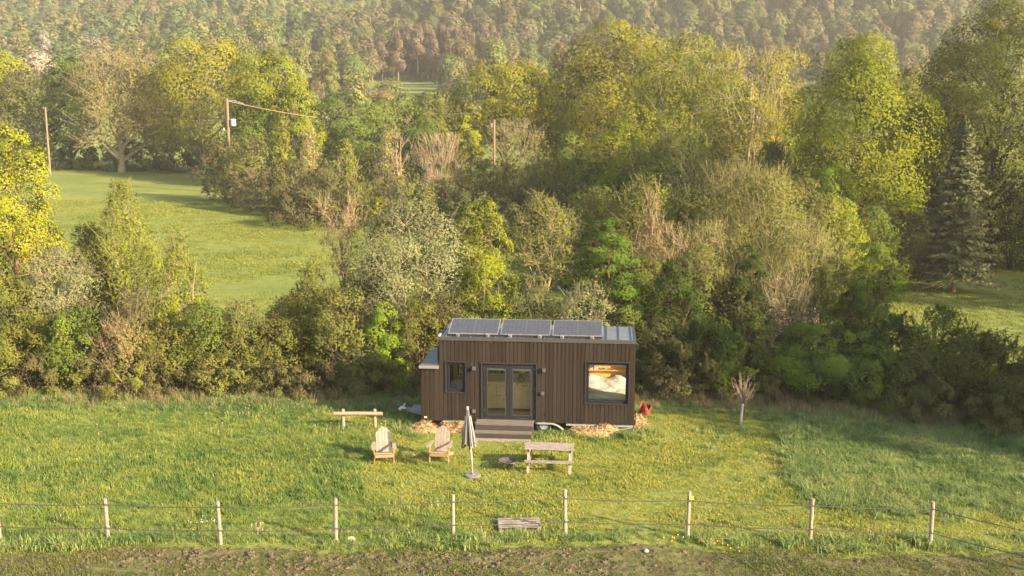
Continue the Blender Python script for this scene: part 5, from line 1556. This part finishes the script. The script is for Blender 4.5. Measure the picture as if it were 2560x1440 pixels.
def blocked(x, y):
    lx, ly = house_local(x, y)
    b = (lx > -.7) & (lx < W) & (ly > -.02) & (ly < D)
    b |= (lx > 1.3) & (lx < 3.45) & (ly > -1.15) & (ly < .1)
    b |= np.hypot(x + 1.23, y - 29.95) < .24
    return b
def mow_line(y):
    """x of the edge between the mown lawn and the uncut grass at the right."""
    return np.interp(y, [26.5, 28, 29.5, 32, 34.5, 36.5], [9.4, 8.9, 8.55, 9.2, 9.6, 9.4])
def right_uncut(x, y):
    return (x > mow_line(y) + .1 * np.sin(y * 5) + g.normal(size=len(x)) * .16) & (y > 27.0 + g.normal(size=len(x)) * .5 + .3 * np.sin(x * 2)) & (y < 41)
def left_uncut(x, y):
    return x < -5.6 + .9 * np.sin(y * .8) + (34.5 - y) * .35
def rim(x, y):
    """how close to the foot of the hedge"""
    e = np.where(x < 5, 38.9, 38.6 - np.clip(x - 8, 0, 20) * .30)
    return sstep(3.0, .4, e - y)
x, y = pts_in(22.0, 40.5, 62)
pe = paddock_edge(x)
ok = ~blocked(x, y)
rnd = g.uniform(0, 1, len(x))
isR = right_uncut(x, y); isL = left_uncut(x, y); pad_ = y < pe
near_house = (lambda l: (l[1] > -.85 + .3 * np.sin(l[0] * 3)) & (l[1] < 3.0) & (l[0] > -2.2) & (l[0] < 7.6 + .4 * np.sin(l[1] * 4)))(house_local(x, y))
fence_strip = (np.abs(y - (pe + .35)) < .32)
rimv = rim(x, y)
soil = fbm(x * .8, y * 1.6, 1.6, 3) - .6 * np.exp(-((x + 3) / 5) ** 2) * np.exp(-((y - 24.1) / .8) ** 2)
m_pad = ok & pad_ & (rnd < np.clip(.95 + .5 * soil, .25, .99))
m_R = ok & ~pad_ & isR
m_strip = ok & ~pad_ & ~isR & (((rnd < .45) & fence_strip) | ((rimv > .35) & (rnd < .75)) | (near_house & (rnd < .22)))
m_L = ok & ~pad_ & ~isR & isL & ~m_strip
weed = (rnd > .986) & (fbm(x, y, .7, 2) > -.2)
m_lawn = ok & ~pad_ & ~isR & ~isL & ~m_strip & ~weed
m_L = m_L & ~weed
worn = fbm(x + 40, y * 1.3, .8, 4) + 2.2 * np.exp(-((x - .25) / 1.3) ** 2 - ((y - 29.6) / .55) ** 2) + 1.3 * np.exp(-((x + .1) / 1.4) ** 2 - ((y - 32.9) / .6) ** 2)
m_lawn &= ~((worn > 1.0) & (g.uniform(0, 1, len(x)) < .5))
def put(name, m, coll, smin, smax, label, extra=None, zoff=None):
    n = int(m.sum())
    s = g.uniform(smin, smax, n) * (1 + .35 * np.clip(fbm(x[m], y[m], .9, 3), -1, 1))
    if extra is not None: s = s * extra[m]
    scatter(name, np.stack([x[m], y[m], zoff(x[m], y[m]) if zoff else height(x[m], y[m])], -1), g.uniform(0, 6.28, n), s, g.integers(0, 4, n), coll, label)
put('lawn_grass', m_lawn, c_lawn, .7, 1.25, 'short yellow green lawn around the garden furniture')
put('paddock_grass', m_pad, c_pad, .6, 1.3, 'short grazed grass of the paddock in front of the fence', None, lambda a, b: np.maximum(paddock_z(a, b), 0) - .004)
put('tall_grass', m_R | (ok & weed & ~pad_) | (m_strip & (rnd < .6)), c_tall, .65, 1.25, 'tall bluish green uncut grass right of the mown lawn')
put('meadow_grass', m_L | (m_strip & (rnd >= .6)), c_left, .6, 1.3, 'longer meadow grass left of the garden chairs')
xd, yd = pts_in(33, 41, 26)
rv = rim(xd, yd)
sel = (~blocked(xd, yd)) & (g.uniform(0, 1, len(xd)) < np.where(xd > 7, .75, .28) * (rv > .55) * rv)
n = int(sel.sum())
scatter('dry_grass', np.stack([xd[sel], yd[sel], height(xd[sel], yd[sel])], -1), g.uniform(0, 6.28, n), g.uniform(.5, 1.1, n), g.integers(0, 4, n), c_dry, 'dry straw coloured grass along the foot of the hedge')
xf, yf = pts_in(42, 128, 4.0, .53, 3)
u_vis = np.ones(len(xf), bool)
n = len(xf)
scatter('far_grass', np.stack([xf, yf, height(xf, yf)], -1), g.uniform(0, 6.28, n), g.uniform(.6, 1.3, n) * np.interp(yf, [42, 128], [.7, 1.1]) * (1 + .5 * np.clip(fbm(xf, yf, .35, 4), -1, 1)) * np.where(g.uniform(0, 1, n) > .985, 2.0, 1.0), g.integers(0, 4, n), c_far, 'grass of the sunlit meadow beyond the hedge')

soil = plain('clod_soil', (.075, .055, .032), .95, var=.4, scale=20)
cc_ = bpy.data.collections.new('clod')
for k_ in range(4):
    gg = np.random.default_rng(60 + k_)
    vs_ = []
    for i_ in range(5):
        for j_ in range(7):
            th = math.pi * (i_ + .5) / 5; ph = 2 * math.pi * j_ / 7; q_ = gg.uniform(.7, 1.3)
            vs_.append((math.sin(th) * math.cos(ph) * q_, math.sin(th) * math.sin(ph) * q_, math.cos(th) * .55 * q_))
    fs_ = [(i_ * 7 + j_, (i_ + 1) * 7 + j_, (i_ + 1) * 7 + (j_ + 1) % 7, i_ * 7 + (j_ + 1) % 7) for i_ in range(4) for j_ in range(7)]
    o_ = MB().add(vs_, fs_).build('clod_%d' % k_, soil); col.objects.unlink(o_); cc_.objects.link(o_)
xc, yc = pts_in(22.2, 25.2, 60)
wv = np.exp(-((xc + 3) / 5.5) ** 2) * np.exp(-((yc - 24.0) / .75) ** 2) + .5 * np.exp(-((xc + 12) / 3.5) ** 2) * np.exp(-((yc - 24.1) / .7) ** 2) + .04
kc_ = (g.uniform(0, 1, len(xc)) < wv * np.clip(.7 + .6 * fbm(xc, yc, 2.0, 3), 0, 1.2)) & (yc < paddock_edge(xc) - .25)
n = int(kc_.sum())
scatter('soil_clods', np.stack([xc[kc_], yc[kc_], paddock_z(xc[kc_], yc[kc_]) + .01], -1), g.uniform(0, 6.28, n), g.uniform(.025, .075, n), g.integers(0, 4, n), cc_, 'clods of churned up brown soil on the paddock')
# flowers: pale seed heads in the left grass, small white clusters at the fence, yellow dandelions
def flower_mesh(name, xs, ys, hs, r, mat):
    mb = MB()
    for x_, y_, h_ in zip(xs, ys, hs):
        v = []; f = []
        for i, (zz, rr) in enumerate(((-.8, .4), (0, 1), (.8, .45))):
            for j in range(6): v.append((x_ + r * rr * math.cos(j * 1.047), y_ + r * rr * math.sin(j * 1.047), h_ + r * zz))
        for i in range(2):
            for j in range(6): f.append((i * 6 + j, i * 6 + (j + 1) % 6, (i + 1) * 6 + (j + 1) % 6, (i + 1) * 6 + j))
        f.append((12, 13, 14, 15, 16, 17)); mb.add(v, f)
        mb.tube([(x_, y_, 0), (x_, y_, h_)], .0015, 3, False)
    return mb.build(name, mat)
g = np.random.default_rng(31)
M_SEED = plain('seed_head', (.33, .28, .24), .9, var=.1); M_DANDY = plain('dandelion_yellow', (.70, .40, .02), .8, var=.1); M_PETAL = plain('pale_lilac_petal', (.42, .37, .39), .9, var=.06)
def spots(lst, n, sx, sy):
    X_, Y_ = [], []
    for (u, v) in lst:
        a, b, _ = ground(u, v, .15)
        X_ += list(a + g.normal(size=n) * sx); Y_ += list(b + g.normal(size=n) * sy)
    return np.array(X_), np.array(Y_)
X_, Y_ = spots([(520, 1010), (600, 1020), (680, 1030), (760, 1040), (820, 1065), (880, 1060), (930, 1065), (580, 1040), (720, 1020), (350, 1010), (270, 1085), (560, 1080)], 6, .6, .5)
tag(flower_mesh('dandelion_clocks', X_, Y_, g.uniform(.15, .30, len(X_)), .016, M_SEED), 'pale dandelion seed heads scattered in the grass left of the house', None, None, 'stuff')
X_, Y_ = spots([(2200, 1075), (2300, 1070), (2480, 1150), (2380, 1120), (2230, 985), (1960, 1000)], 4, .5, .4)
tag(flower_mesh('dandelion_clocks', X_, Y_, g.uniform(.15, .30, len(X_)), .016, M_SEED), 'pale seed heads in the tall grass at the right', None, None, 'stuff')
X_, Y_ = spots([(152, 1297), (490, 1305), (510, 1300), (530, 1300), (640, 1310), (660, 1325)], 6, .12, .10)
tag(flower_mesh('white_flowers', X_, Y_, g.uniform(.10, .20, len(X_)), .014, M_PETAL), 'small clusters of white flowers in the grass by the fence', None, None, 'stuff')
X_, Y_ = spots([(1685, 1340), (1760, 1342), (1800, 1345), (1815, 1355), (1700, 1335), (2040, 1230)], 4, .16, .10)
tag(flower_mesh('dandelions', X_, Y_, g.uniform(.05, .12, len(X_)), .018, M_DANDY), 'yellow dandelions in the grass near the tagged fence post', None, None, 'stuff')

# ------------------------------------------------------------------ haze: one closed box of even, pale air
def haze():
    mb = MB().box(-930, 930, -120, 1290, -4, 245)
    m = bpy.data.materials.new('haze')
    nt, ns, ls = nodes_of(m)
    ns.remove(ns['Principled BSDF'])
    v = N(nt, 'ShaderNodeVolumePrincipled')
    v.inputs['Color'].default_value = (.97, .93, .82, 1)
    v.inputs['Density'].default_value = HAZE_DENSITY
    v.inputs['Anisotropy'].default_value = .2
    ls.new(v.outputs[0], ns['Material Output'].inputs['Volume'])
    o = mb.build('haze', m)
    tag(o, 'thin warm haze lying over the whole valley', None, None, 'stuff')
haze()
print('TRIS', sum(len(me.loops) - 2 * len(me.polygons) for me in {o.data for o in scn.objects if o.type == 'MESH'}), 'objects', len(scn.objects))
